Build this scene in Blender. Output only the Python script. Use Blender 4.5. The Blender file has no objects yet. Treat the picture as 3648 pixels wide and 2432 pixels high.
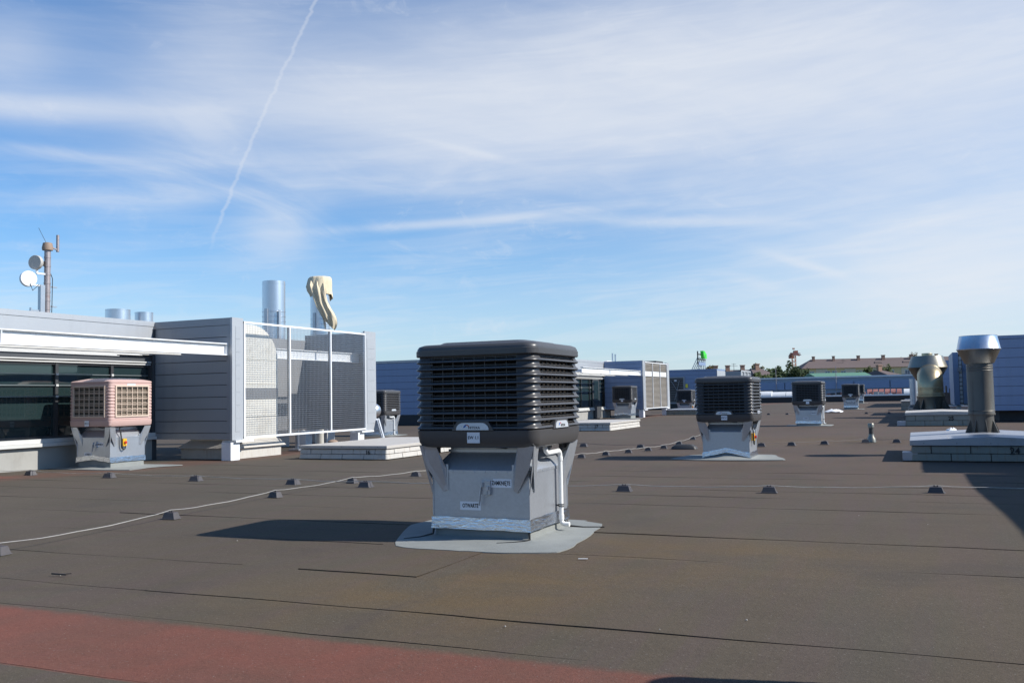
import bpy, bmesh, math, random
from math import sin, cos, pi, radians, atan2, asin, sqrt, exp
from mathutils import Vector, Matrix

random.seed(7)
SC = bpy.context.scene
COL = SC.collection

# ------------------------------------------------------------------ camera
F = 3279.5                      # focal length in photograph pixels (3648 wide)
YAW, PIT, ROL = radians(23.57), radians(3.4327), radians(1.1048)
EYE = Vector((0, 0, 1.30))
_f = Vector((-sin(YAW) * cos(PIT), cos(YAW) * cos(PIT), sin(PIT)))
_r = Vector((cos(YAW), sin(YAW), 0))
_u = _r.cross(_f)
CR = _r * cos(ROL) - _u * sin(ROL)
CU = _u * cos(ROL) + _r * sin(ROL)
CF = _f
cam = bpy.data.cameras.new('camera')
cam.sensor_width = 36
cam.lens = F / 3648 * 36
cam.clip_end = 6000
cam.clip_start = 0.05
camo = bpy.data.objects.new('camera', cam)
COL.objects.link(camo)
m3 = Matrix((CR, CU, -CF)).transposed()
camo.matrix_world = Matrix.Translation(EYE) @ m3.to_4x4()
SC.camera = camo

def ray(px, py):
    return CR * ((px - 1824) / F) - CU * ((py - 1216) / F) + CF
def far(px, py, depth):
    return EYE + ray(px, py) * depth
def on_x(px, py, X):
    d = ray(px, py); return EYE + d * (X / d.x)
def on_y(px, py, Y):
    d = ray(px, py); return EYE + d * (Y / d.y)
def roofz(y):
    t = min(max((y - 8.5) / 6, 0), 1)
    return .1 * (1 - t * t * (3 - 2 * t))
def on_roof(px, py):
    z = 0
    for _ in range(15):
        d = ray(px, py); p = EYE + d * ((z - EYE.z) / d.z); z = roofz(p.y)
    return p

# ------------------------------------------------------------------ sun, sky, exposure
SUN_EL = radians(37.5)
SUN_AZ = radians(12.0)          # from +X towards +Y
SUN = Vector((cos(SUN_EL) * cos(SUN_AZ), cos(SUN_EL) * sin(SUN_AZ), sin(SUN_EL)))
sl = bpy.data.lights.new('sun', 'SUN')
sl.energy = 5.0
sl.angle = radians(0.53)
sl.color = (1.0, .955, .88)
so = bpy.data.objects.new('sun', sl)
so.rotation_euler = SUN.to_track_quat('Z', 'Y').to_euler()
so.location = (20, 5, 30)
COL.objects.link(so)
SC.view_settings.view_transform = 'Standard'
SC.view_settings.look = 'None'
SC.view_settings.gamma = 1
SC.view_settings.exposure = 0.30
SC.view_settings.use_curve_mapping = False

W = bpy.data.worlds.new('World')
SC.world = W
W.use_nodes = True
nt = W.node_tree
nt.nodes.clear()

class NT:
    """tiny helper to write shader maths"""
    def __init__(s, tree): s.t = tree
    def n(s, typ, **kw):
        nd = s.t.nodes.new(typ)
        for k, v in kw.items(): setattr(nd, k, v)
        return nd
    def put(s, sock, v):
        if isinstance(v, bpy.types.NodeSocket): s.t.links.new(v, sock)
        else: sock.default_value = v
    def m(s, op, a, b=None, c=None, clamp=False):
        nd = s.n('ShaderNodeMath', operation=op, use_clamp=clamp)
        s.put(nd.inputs[0], a)
        if b is not None: s.put(nd.inputs[1], b)
        if c is not None: s.put(nd.inputs[2], c)
        return nd.outputs[0]
    def add(s, a, b): return s.m('ADD', a, b)
    def sub(s, a, b): return s.m('SUBTRACT', a, b)
    def mul(s, a, b): return s.m('MULTIPLY', a, b)
    def step(s, e0, e1, x):
        nd = s.n('ShaderNodeMapRange', interpolation_type='SMOOTHSTEP', clamp=True)
        s.put(nd.inputs['Value'], x); s.put(nd.inputs['From Min'], e0); s.put(nd.inputs['From Max'], e1)
        nd.inputs['To Min'].default_value = 0; nd.inputs['To Max'].default_value = 1
        return nd.outputs[0]
    def comb(s, x, y, z):
        nd = s.n('ShaderNodeCombineXYZ')
        s.put(nd.inputs[0], x); s.put(nd.inputs[1], y); s.put(nd.inputs[2], z)
        return nd.outputs[0]
    def sep(s, v):
        nd = s.n('ShaderNodeSeparateXYZ'); s.put(nd.inputs[0], v); return nd.outputs
    def noise(s, vec, scale, detail=3, rough=.55, dist=0, out='Fac'):
        nd = s.n('ShaderNodeTexNoise')
        if vec is not None: s.put(nd.inputs['Vector'], vec)
        nd.inputs['Scale'].default_value = scale; nd.inputs['Detail'].default_value = detail
        nd.inputs['Roughness'].default_value = rough; nd.inputs['Distortion'].default_value = dist
        return nd.outputs[out]
    def mix(s, fac, a, b, blend='MIX'):
        nd = s.n('ShaderNodeMix', data_type='RGBA', blend_type=blend)
        s.put(nd.inputs[0], fac); s.put(nd.inputs[6], a); s.put(nd.inputs[7], b)
        return nd.outputs[2]

def sky_angles(px, py):
    d = ray(px, py).normalized()
    a = d.x * cos(YAW) + d.y * sin(YAW); b = -d.x * sin(YAW) + d.y * cos(YAW)
    return atan2(a, b), asin(d.z)

N = NT(nt)
sky = N.n('ShaderNodeTexSky', sky_type='NISHITA')
sky.sun_disc = False
sky.sun_elevation = SUN_EL
sky.sun_rotation = atan2(SUN.x, SUN.y)
sky.altitude = 200
sky.air_density = 1.0
sky.dust_density = .6
sky.ozone_density = 2.2
dx, dy, dz = N.sep(N.n('ShaderNodeTexCoord').outputs['Generated'])
ax = N.add(N.mul(dx, cos(YAW)), N.mul(dy, sin(YAW)))
bx = N.add(N.mul(dx, -sin(YAW)), N.mul(dy, cos(YAW)))
az = N.m('ARCTAN2', ax, bx)
el = N.m('ARCSINE', dz)
# cirrus: long soft fibres, sheared along the wind
sh = N.sub(el, N.mul(az, .12))
fib = N.noise(N.comb(N.mul(az, 1.9), N.mul(sh, 9.0), 1.3), 1.4, 5, .5, .5)
fin = N.noise(N.comb(N.mul(az, 4.5), N.mul(N.add(el, N.mul(az, .18)), 15.0), 4.1), 1.4, 6, .56, .8)
hair = N.noise(N.comb(N.mul(az, 6.0), N.mul(N.sub(el, N.mul(az, .06)), 62.0), 2.7), 1.3, 5, .6, .6)
puff = N.noise(N.comb(N.mul(az, 14.0), N.mul(el, 22.0), 9.0), 1.4, 5, .7, 1.2)
def gauss(px, py, sx, sy, rot, amp):
    a0, e0 = sky_angles(px, py)
    x = N.sub(az, a0); y = N.sub(el, e0)
    c, s_ = cos(radians(rot)), sin(radians(rot))
    xr = N.add(N.mul(x, c / (sx / F)), N.mul(y, s_ / (sx / F)))
    yr = N.add(N.mul(x, -s_ / (sy / F)), N.mul(y, c / (sy / F)))
    r2 = N.add(N.mul(xr, xr), N.mul(yr, yr))
    return N.mul(N.m('EXPONENT', N.mul(r2, -1.0)), amp)
blobs = [gauss(2350, 290, 1500, 290, 2, .95), gauss(3500, 620, 900, 520, -12, .62),
         gauss(1350, 400, 700, 120, -3, .40), gauss(150, 385, 520, 42, 4, .55),
         gauss(3500, 980, 520, 170, 8, .60), gauss(760, 170, 200, 130, 30, .22),
         gauss(20, 190, 150, 110, 10, .35)]
tot = blobs[0]
for b in blobs[1:]: tot = N.add(tot, b)
veil = N.mul(tot, N.add(.52, N.mul(fib, .9)))
veil = N.mul(veil, N.add(.78, N.add(N.mul(N.step(.3, .75, fin), .18), N.mul(N.step(.3, .7, hair), .16))))
streaks = [gauss(1650, 790, 560, 15, 4, .30), gauss(2500, 792, 560, 18, -4, .24), gauss(1000, 800, 130, 120, 40, .34),
           gauss(700, 690, 560, 34, 6, .24), gauss(350, 560, 420, 22, 0, .30), gauss(1700, 545, 210, 12, -14, .30),
           gauss(2930, 965, 190, 16, -22, .42), gauss(2680, 1000, 130, 22, -18, .22), gauss(640, 560, 300, 130, 38, .22), gauss(1500, 620, 700, 60, -3, .2)]
st = streaks[0]
for b in streaks[1:]: st = N.add(st, b)
st = N.mul(st, N.add(.35, N.mul(N.step(.32, .68, fin), 1.05)))
wisp = N.mul(N.mul(N.step(.46, .80, fib), N.add(.35, N.step(.35, .7, hair))), .17)
tuft = N.mul(N.mul(N.step(.5, .75, puff), N.step(.45, .65, fin)), .16)
low = N.mul(N.step(.22, -.03, el), .50)
lowband = N.mul(N.mul(N.step(.40, .66, hair), N.step(.24, .06, el)), .13)
# condensation trail
c0 = sky_angles(1128, 0); c1 = sky_angles(935, 415); c2 = sky_angles(752, 876)
def lag(e):    # quadratic through three sky points: azimuth as a function of elevation
    (a0, e0), (a1, e1), (a2, e2) = c0, c1, c2
    k0 = a0 / ((e0 - e1) * (e0 - e2)); k1 = a1 / ((e1 - e0) * (e1 - e2)); k2 = a2 / ((e2 - e0) * (e2 - e1))
    A_ = k0 + k1 + k2
    B_ = -(k0 * (e1 + e2) + k1 * (e0 + e2) + k2 * (e0 + e1))
    C_ = k0 * e1 * e2 + k1 * e0 * e2 + k2 * e0 * e1
    return A_, B_, C_
A_, B_, C_ = lag(el)
wob = N.mul(N.sub(N.noise(N.comb(0.0, N.mul(el, 60.0), 2.0), 1.0, 4, .6), .5), .014)
caz = N.add(N.add(N.mul(N.mul(el, el), A_), N.mul(el, B_)), N.add(wob, C_))
cd = N.m('ABSOLUTE', N.sub(az, caz))
trail = N.step(.0030, .0003, cd)
trail = N.mul(trail, N.mul(N.step(c2[1] - .015, c2[1] + .04, el), N.add(.35, N.mul(puff, .6))))
trail = N.mul(trail, N.step(.62, .5, el))
trail = N.mul(trail, N.step(1.5, 1.2, N.m('ABSOLUTE', az)))
cov = N.add(N.add(veil, st), N.add(N.add(wisp, tuft), N.add(low, lowband)))
cov = N.mul(N.sub(1.0, N.m('EXPONENT', N.mul(N.add(cov, N.mul(trail, .30)), -1.65))), .97)
cov = N.mul(cov, N.step(-.03, .0, el))
skyc = N.mix(1.0, sky.outputs[0], (.59, 1.06, 1.44, 1), 'MULTIPLY')
col = N.mix(cov, skyc, (7.3, 7.6, 8.1, 1))
bg = N.n('ShaderNodeBackground')
nt.links.new(col, bg.inputs[0])
bg.inputs[1].default_value = .090
wo = N.n('ShaderNodeOutputWorld')
nt.links.new(bg.outputs[0], wo.inputs[0])

# ------------------------------------------------------------------ materials
MATS = {}
def new_mat(name):
    m = bpy.data.materials.new(name); m.use_nodes = True
    t = NT(m.node_tree)
    b = m.node_tree.nodes['Principled BSDF']
    MATS[name] = m
    return m, t, b
def rgb(c): return (c[0], c[1], c[2], 1)
def simple(name, c, rough=.5, metal=0, var=.12, vscale=3.0, bump=0, bscale=60, spec=.5, dirt=None, dscale=1.2, damt=.5, rvar=.1, streak=False, coat=0):
    m, t, b = new_mat(name)
    tc = t.n('ShaderNodeTexCoord').outputs['Object']
    n1 = t.noise(tc, vscale, 5, .6)
    fac = t.add(1 - var, t.mul(n1, 2 * var))
    hsv = t.n('ShaderNodeHueSaturation'); t.put(hsv.inputs['Value'], fac); hsv.inputs['Color'].default_value = rgb(c)
    colr = hsv.outputs[0]
    if dirt:
        v = tc
        if streak:
            x, y, z = t.sep(tc); v = t.comb(t.mul(x, 6.0), t.mul(y, 6.0), t.mul(z, .7))
        dn = t.noise(v, dscale, 6, .65, .4)
        colr = t.mix(t.mul(t.step(.5, .78, dn), damt), colr, rgb(dirt))
    t.put(b.inputs['Base Color'], colr)
    rn = t.noise(tc, vscale * 2.7, 3)
    t.put(b.inputs['Roughness'], t.m('ADD', t.mul(rn, rvar * 2), rough - rvar, clamp=True))
    b.inputs['Metallic'].default_value = metal
    b.inputs['Specular IOR Level'].default_value = spec
    if coat: b.inputs['Coat Weight'].default_value = coat
    if bump:
        bn = t.n('ShaderNodeBump'); bn.inputs['Strength'].default_value = bump; bn.inputs['Distance'].default_value = .01
        t.put(bn.inputs['Height'], t.noise(tc, bscale, 3)); t.put(b.inputs['Normal'], bn.outputs[0])
    return m

simple('black_plastic', (.068, .066, .067), .36, 0, .10, 2.5, .05, 220, .5, (.10, .095, .09), 2.0, .25)
simple('dark_pad', (.022, .019, .017), .9, 0, .3, 30, .5, 120, .2)
simple('grille_plastic', (.085, .079, .075), .5, 0, .08)
simple('pink_plastic', (.55, .375, .335), .5, 0, .07, 2.2, .03, 150, .45, (.42, .30, .25), 2.2, .4)
simple('pink_grille', (.60, .47, .37), .55, 0, .08)
simple('pink_pad', (.085, .072, .055), .9, 0, .35, 25, .5, 90, .2)
simple('white_pvc', (.80, .80, .78), .35, 0, .04)
simple('sticker', (.80, .80, .82), .45, 0, .02)
simple('ink', (.012, .012, .014), .5)
simple('logo_blue', (.03, .13, .42), .4)
simple('logo_red', (.48, .08, .05), .4)
simple('badge_silver', (.62, .66, .70), .30, .25, .04)
simple('rubber', (.018, .018, .018), .55)
simple('switch_yellow', (.78, .42, .02), .4)
simple('switch_red', (.60, .04, .02), .4)
simple('holder_plastic', (.070, .064, .068), .6, 0, .2, 8, .2, 60)
simple('dark_wire', (.16, .145, .135), .6, .3)
simple('alu_wire', (.46, .44, .40), .5, .5, .25, 20)
simple('white_paint', (.74, .75, .76), .45, 0, .06, 1.5, 0, 60, .5, (.45, .42, .38), 1.6, .35, streak=True)
simple('silver_panel', (.42, .435, .455), .42, .25, .05, .8, .02, 200, .5, (.33, .335, .345), 1.0, .45, streak=True)
simple('blue_panel', (.205, .272, .415), .45, .15, .06, .6, 0, 60, .5, (.15, .19, .26), .8, .35, streak=True)
simple('grey_panel', (.275, .290, .310), .45, .15, .06, .7, 0, 60, .5, (.21, .22, .235), .9, .4, streak=True)
simple('dark_lintel', (.060, .064, .070), .5, 0, .1)
simple('mullion', (.060, .062, .066), .4, .3, .1)
simple('sill_white', (.56, .56, .54), .5, 0, .06, 2, 0, 60, .5, (.40, .37, .32), 2.5, .4)
simple('concrete', (.34, .335, .315), .85, 0, .15, 2.0, .25, 30, .3, (.22, .21, .19), 1.5, .5)
simple('cream_duct', (.72, .69, .62), .5, .1, .08, 1.5, 0, 60, .5, (.46, .40, .32), 2.0, .5)
simple('steel_bright', (.64, .67, .71), .33, .9, .02, .7, 0, 60, .5, rvar=.02)
simple('cloth', (.66, .56, .40), .85, 0, .08, 3, .3, 40, .2)
simple('mast_steel', (.34, .30, .30), .5, .5, .35, 9, 0, 60, .5, (.25, .12, .08), 6, .5)
simple('dish_white', (.80, .80, .80), .4, 0, .03)
simple('dish_unlit', (.42, .40, .37), .55, 0, .06)  # upper dish: its unlit look is put into a darker base colour
simple('block_white', (.50, .475, .435), .75, 0, .12, 4, .25, 40, .3, (.34, .25, .16), 3.0, .55, streak=True)
simple('block_grime', (.27, .265, .225), .8, 0, .2, 4, .25, 40, .3, (.24, .13, .06), 2.6, .8, streak=True)
simple('lid_light', (.47, .44, .40), .6, 0, .08, 2, 0, 60, .4, (.38, .34, .28), 2.0, .45)
simple('lid_metal', (.40, .41, .44), .42, .5, .08, 2, 0, 60, .5, (.26, .24, .22), 2.2, .5)
simple('mortar', (.10, .085, .075), .9)
simple('stack_steel', (.125, .115, .100), .45, .45, .12, 1.5, .03, 40, .5, (.07, .055, .045), 1.6, .7, streak=True)
simple('hat_steel', (.60, .62, .66), .30, .95, .07, 2, 0, 60, .5, (.42, .42, .42), 2, .3)
simple('hat_weathered', (.27, .255, .215), .40, .85, .12, 2, 0, 60, .5, (.20, .15, .09), 1.8, .6, streak=True)
simple('bronze_steel', (.46, .37, .23), .38, .9, .12, 1.6, 0, 60, .5, (.30, .22, .14), 1.4, .5)
simple('dark_steel', (.075, .072, .070), .55, .4, .2)
simple('brown_cover', (.28, .20, .15), .7, 0, .2, 3)
simple('white_foil', (.82, .82, .82), .6, 0, .05)
simple('white_dome', (.72, .71, .69), .35, 0, .05, 1, 0, 60, .5, (.5, .47, .43), .6, .3)
simple('black_band', (.040, .040, .042), .8, 0, .15)
simple('red_tarp', (.33, .135, .11), .6, 0, .25, .7, 0, 60, .4, (.5, .4, .35), 1.5, .5)
simple('cream_wall', (.62, .50, .27), .85, 0, .07, .12, 0, 60, .3, (.52, .46, .36), .2, .5)
simple('cream_wall_pale', (.60, .53, .40), .85, 0, .07, .12)
simple('brown_roof', (.128, .094, .086), .8, 0, .12, .15)
simple('brown_balcony', (.125, .070, .052), .7, 0, .1, .3)
simple('brick_chimney', (.30, .18, .13), .85, 0, .15, 1)
simple('window_white', (.62, .66, .70), .3, 0, .15, .3)
simple('far_glass', (.10, .13, .17), .15)
simple('orange_steel', (.42, .15, .07), .5, 0, .1)
simple('red_steel', (.30, .09, .06), .5, 0, .1)
simple('green_roof', (.10, .22, .15), .7)
simple('sign_green', (.07, .72, .06), .4)
simple('bark', (.10, .08, .065), .9, 0, .2, 2)
simple('yellow_sign', (.72, .60, .05), .5)
simple('far_ground', (.10, .11, .08), .95, 0, .3, .02)
simple('bag_white', (.84, .84, .84), .5)

# dark tinted glass
m, t, b = new_mat('glass')
tc = t.n('ShaderNodeTexCoord').outputs['Object']
b.inputs['Base Color'].default_value = (.016, .030, .032, 1)
b.inputs['Roughness'].default_value = .03
b.inputs['Specular IOR Level'].default_value = .9
bn = t.n('ShaderNodeBump'); bn.inputs['Strength'].default_value = .03; bn.inputs['Distance'].default_value = .05
t.put(bn.inputs['Height'], t.noise(tc, .9, 2)); t.put(b.inputs['Normal'], bn.outputs[0])

# galvanised sheet with spangle
m, t, b = new_mat('galvanised')
tc = t.n('ShaderNodeTexCoord').outputs['Object']
vo = t.n('ShaderNodeTexVoronoi'); t.put(vo.inputs['Vector'], tc); vo.inputs['Scale'].default_value = 55
vx, vy, vz = t.sep(vo.outputs['Color'])
n1 = t.noise(tc, 3.5, 5, .65)
fac = t.add(t.add(.92, t.mul(vx, .08)), t.mul(n1, .07))
hsv = t.n('ShaderNodeHueSaturation'); t.put(hsv.inputs['Value'], fac); hsv.inputs['Color'].default_value = (.49, .515, .55, 1)
x, y, z = t.sep(tc)
dn = t.noise(t.comb(t.mul(x, 7.0), t.mul(y, 7.0), t.mul(z, .8)), 1.3, 5, .6)
t.put(b.inputs['Base Color'], t.mix(t.mul(t.step(.52, .75, dn), .25), hsv.outputs[0], (.56, .57, .57, 1)))
t.put(b.inputs['Roughness'], t.add(.27, t.mul(n1, .16)))
b.inputs['Metallic'].default_value = .66
# crinkled aluminium tape
m, t, b = new_mat('foil_tape')
tc = t.n('ShaderNodeTexCoord').outputs['Object']
x, y, z = t.sep(tc)
b.inputs['Base Color'].default_value = (.72, .74, .78, 1); b.inputs['Metallic'].default_value = 1
b.inputs['Roughness'].default_value = .24
bn = t.n('ShaderNodeBump'); bn.inputs['Strength'].default_value = .6; bn.inputs['Distance'].default_value = .012
t.put(bn.inputs['Height'], t.noise(t.comb(t.mul(x, .8), t.mul(y, .8), t.mul(z, 3.0)), 12, 4, .6, .8)); t.put(b.inputs['Normal'], bn.outputs[0])

# mineral felt apron
m, t, b = new_mat('felt_grey')
tc = t.n('ShaderNodeTexCoord').outputs['Object']
g = t.noise(tc, 190, 2, .8); n2 = t.noise(tc, 4, 5, .6)
v = t.add(t.add(.55, t.mul(g, .55)), t.mul(n2, .4))
hsv = t.n('ShaderNodeHueSaturation'); t.put(hsv.inputs['Value'], v); hsv.inputs['Color'].default_value = (.225, .235, .225, 1)
t.put(b.inputs['Base Color'], hsv.outputs[0]); b.inputs['Roughness'].default_value = .85
b.inputs['Specular IOR Level'].default_value = .35
bn = t.n('ShaderNodeBump'); bn.inputs['Strength'].default_value = .5; bn.inputs['Distance'].default_value = .006
t.put(bn.inputs['Height'], g); t.put(b.inputs['Normal'], bn.outputs[0])

# bitumen roof felt: world coordinates (objects lie at the origin)
def felt(name, seam=False):
    m, t, b = new_mat(name)
    tc = t.n('ShaderNodeNewGeometry').outputs['Position']
    x, y, z = t.sep(tc)
    big = t.noise(tc, .22, 5, .6, .4)
    mid = t.noise(tc, 1.3, 6, .62, .5)
    gran = t.noise(tc, 95, 3, .85)
    gran2 = t.noise(tc, 36, 4, .8)
    xst = t.noise(t.comb(t.mul(x, .5), t.mul(y, 7.0), 0.0), 1.0, 4, .6)      # wear along the rolls
    ystr = t.noise(t.comb(t.mul(x, 6.0), t.mul(y, .35), 3.0), 1.0, 4, .6)    # run-off marks across the rolls
    v = t.add(t.add(.14, t.mul(gran, .62)), t.add(t.mul(gran2, .58), t.add(t.mul(mid, .20), t.add(t.mul(xst, .16), t.mul(ystr, .10)))))
    v = t.add(v, t.mul(t.sub(big, .5), .55))
    # nearer rows are greyer, further ones browner
    far_ = t.step(6, 20, t.add(y, t.mul(x, .5)))
    base = t.mix(far_, (.090, .071, .050, 1), (.098, .070, .053, 1))
    base = t.mix(t.mul(t.step(-5.0, -9.0, x), .5), base, (.084, .073, .056, 1))
    base = t.mix(t.mul(t.step(.40, .66, ystr), .45), base, (.090, .064, .058, 1))
    base = t.mix(t.mul(t.step(.45, .70, t.noise(t.comb(t.mul(x, 2.2), t.mul(y, .5), 12.0), 1.0, 4, .6)), .40), base, (.076, .070, .051, 1))
    # rusty-brown water stain spreading from the big cooler towards the camera
    def blob(cx, cy, sx, sy, rot):
        c, s_ = cos(radians(rot)), sin(radians(rot))
        u = t.sub(x, cx); w = t.sub(y, cy)
        a = t.mul(t.add(t.mul(u, c), t.mul(w, s_)), 1 / sx); q = t.mul(t.add(t.mul(u, -s_), t.mul(w, c)), 1 / sy)
        return t.m('EXPONENT', t.mul(t.add(t.mul(a, a), t.mul(q, q)), -1.0))
    stn = t.add(blob(-2.35, 5.3, .75, 1.5, 12), t.add(blob(-1.85, 7.2, 1.3, .5, 5), t.add(t.add(blob(-3.2, 4.7, .8, .8, 0), t.mul(blob(-1.2, 6.3, 1.6, .9, 20), .6)), blob(-2.4, 25.5, 2.5, 2.2, 0))))
    stn = t.mul(stn, t.add(.25, t.mul(t.step(.3, .7, mid), .75)))
    base = t.mix(t.mul(stn, .58), base, (.125, .082, .038, 1))
    # pale dried puddles
    pud = t.mul(t.step(.60, .74, t.noise(tc, .55, 5, .6, .6)), .22)
    base = t.mix(pud, base, (.122, .104, .083, 1))
    # dark damp-looking patches
    dk = t.mul(t.step(.58, .72, t.noise(t.comb(t.add(x, 31.0), y, 7.0), .8, 5, .6, .5)), .30)
    base = t.mix(dk, base, (.052, .045, .041, 1))
    # red-oxide paint bands
    wob = t.mul(t.sub(t.noise(tc, 9, 4, .7), .5), .10)
    yy = t.add(y, wob)
    band = t.mul(t.step(3.04, 3.07, y), t.step(3.98, 3.86, yy))
    band = t.mul(band, t.step(.9, -1.2, t.add(x, t.mul(t.sub(mid, .5), 1.2))))
    edge = t.mul(t.mul(t.step(-15.5, -15.0, x), t.step(-13.4, -14.3, t.add(x, t.mul(t.sub(mid, .5), 1.1)))), .55)
    edge2 = t.mul(t.mul(t.step(-15.8, -15.3, x), t.step(10.1, 10.9, y)), t.mul(t.step(11.9, 11.3, y), t.step(-14.2, -14.7, x)))
    red = t.m('MAXIMUM', t.mul(band, t.add(.55, t.mul(t.step(.25, .75, mid), .42))), t.m('MAXIMUM', t.mul(edge, t.add(.2, t.mul(mid, .7))), t.mul(edge2, .8)))
    base = t.mix(t.m('MINIMUM', red, .95), base, (.175, .062, .043, 1))
    hsv = t.n('ShaderNodeHueSaturation'); t.put(hsv.inputs['Value'], v); t.put(hsv.inputs['Color'], base)
    # pale mineral grains
    grain = t.step(.70, .76, t.noise(tc, 85, 1, .5))
    colr = t.mix(t.mul(grain, .35), hsv.outputs[0], (.30, .28, .25, 1))
    if seam:
        ob = t.n('ShaderNodeAttribute', attribute_name='edge')
        bl = t.step(.55, .98, t.add(ob.outputs['Fac'], t.mul(t.sub(t.noise(tc, 14, 3, .6), .5), .35)))
        colr = t.mix(t.mul(t.mul(bl, t.add(.15, t.mul(t.step(.38, .68, t.noise(tc, 2.2, 4, .6)), .5))), 1.0), colr, (.014, .013, .012, 1))
    t.put(b.inputs['Base Color'], colr)
    t.put(b.inputs['Roughness'], .9)
    b.inputs['Specular IOR Level'].default_value = .25
    bn = t.n('ShaderNodeBump'); bn.inputs['Strength'].default_value = .45; bn.inputs['Distance'].default_value = .006
    t.put(bn.inputs['Height'], t.add(gran, t.mul(gran2, 1.5))); t.put(b.inputs['Normal'], bn.outputs[0])
felt('roof_felt'); felt('roof_felt_seamed', True)

# corrugated far cladding
m, t, b = new_mat('far_cladding')
tc = t.n('ShaderNodeTexCoord').outputs['Object']
x, y, z = t.sep(tc)
t.put(b.inputs['Base Color'], t.mix(t.noise(tc, .15, 4), (.27, .33, .41, 1), (.35, .40, .47, 1)))
b.inputs['Roughness'].default_value = .5
bn = t.n('ShaderNodeBump'); bn.inputs['Strength'].default_value = .6; bn.inputs['Distance'].default_value = .05
t.put(bn.inputs['Height'], t.m('SINE', t.mul(z, 38.0))); t.put(b.inputs['Normal'], bn.outputs[0])

def foliage(name, c1, c2):
    m, t, b = new_mat(name)
    inf = t.n('ShaderNodeNewGeometry')
    oi = t.noise(inf.outputs['Position'], .9, 3, .6)
    t.put(b.inputs['Base Color'], t.mix(t.step(.3, .7, oi), rgb(c1), rgb(c2)))
    b.inputs['Roughness'].default_value = .7
    b.inputs['Specular IOR Level'].default_value = .2
foliage('leaf_dark', (.022, .040, .016), (.045, .068, .026))
foliage('leaf_mid', (.045, .070, .022), (.085, .105, .035))
foliage('leaf_autumn', (.13, .085, .04), (.085, .080, .035))
foliage('leaf_pale', (.10, .105, .06), (.16, .15, .09))

# ------------------------------------------------------------------ mesh helpers
class MB:
    def __init__(s): s.v = []; s.f = []
    def add(s, vs, fs):
        o = len(s.v); s.v += [tuple(p) for p in vs]; s.f += [tuple(i + o for i in f) for f in fs]; return s
    def box(s, x0, x1, y0, y1, z0, z1):
        return s.add([(x0, y0, z0), (x1, y0, z0), (x1, y1, z0), (x0, y1, z0), (x0, y0, z1), (x1, y0, z1), (x1, y1, z1), (x0, y1, z1)],
                     [(0, 3, 2, 1), (4, 5, 6, 7), (0, 1, 5, 4), (1, 2, 6, 5), (2, 3, 7, 6), (3, 0, 4, 7)])
    def hexa(s, p):   # eight points, bottom ring then top ring
        return s.add(p, [(0, 3, 2, 1), (4, 5, 6, 7), (0, 1, 5, 4), (1, 2, 6, 5), (2, 3, 7, 6), (3, 0, 4, 7)])
    def bar(s, a, b, w, h=None):
        a = Vector(a); b = Vector(b); h = h or w
        d = (b - a).normalized(); up = Vector((0, 0, 1)) if abs(d.z) < .95 else Vector((1, 0, 0))
        r = d.cross(up).normalized() * (w / 2); u = r.cross(d).normalized() * (h / 2)
        return s.hexa([a - r - u, a + r - u, a + r + u, a - r + u, b - r - u, b + r - u, b + r + u, b - r + u])
    def prism(s, poly, axis, a0, a1):
        n = len(poly)
        def mk(p, a):
            return {'x': (a, p[0], p[1]), 'y': (p[0], a, p[1]), 'z': (p[0], p[1], a)}[axis]
        vs = [mk(p, a0) for p in poly] + [mk(p, a1) for p in poly]
        fs = [tuple(range(n))[::-1], tuple(range(n, 2 * n))] + [(i, (i + 1) % n, n + (i + 1) % n, n + i) for i in range(n)]
        return s.add(vs, fs)
    def loft(s, rings, cap0=True, cap1=True, close=True):
        n = len(rings[0]); vs = [p for r in rings for p in r]; fs = []
        for k in range(len(rings) - 1):
            for i in range(n if close else n - 1):
                j = (i + 1) % n
                fs.append((k * n + i, k * n + j, (k + 1) * n + j, (k + 1) * n + i))
        if cap0: fs.append(tuple(range(n))[::-1])
        if cap1: fs.append(tuple(range((len(rings) - 1) * n, len(rings) * n)))
        return s.add(vs, fs)
    def lathe(s, prof, n=24, cx=0, cy=0, cap0=True, cap1=True):
        return s.loft([[(cx + r * cos(2 * pi * i / n), cy + r * sin(2 * pi * i / n), z) for i in range(n)] for r, z in prof], cap0, cap1)
    def tube(s, path, r, n=8, cap=True):
        path = [Vector(p) for p in path]; rings = []
        ref = None
        for i, p in enumerate(path):
            d = (path[min(i + 1, len(path) - 1)] - path[max(i - 1, 0)]).normalized()
            if ref is None or abs(ref.dot(d)) > .99:
                ref = Vector((0, 0, 1)) if abs(d.z) < .9 else Vector((1, 0, 0))
            a = d.cross(ref).normalized(); b_ = a.cross(d).normalized(); ref = b_
            rr = r[i] if isinstance(r, (list, tuple)) else r
            rings.append([p + a * rr * cos(2 * pi * k / n) + b_ * rr * sin(2 * pi * k / n) for k in range(n)])
        return s.loft(rings, cap, cap)
    def poly(s, pts): return s.add(pts, [tuple(range(len(pts)))])
    def mesh(s, name, smooth=None):
        me = bpy.data.meshes.new(name)
        me.from_pydata(s.v, [], s.f)
        bm = bmesh.new(); bm.from_mesh(me); bmesh.ops.recalc_face_normals(bm, faces=bm.faces); bm.to_mesh(me); bm.free()
        if smooth is not None:
            me.shade_smooth(); me.set_sharp_from_angle(angle=radians(smooth))
        return me

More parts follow.
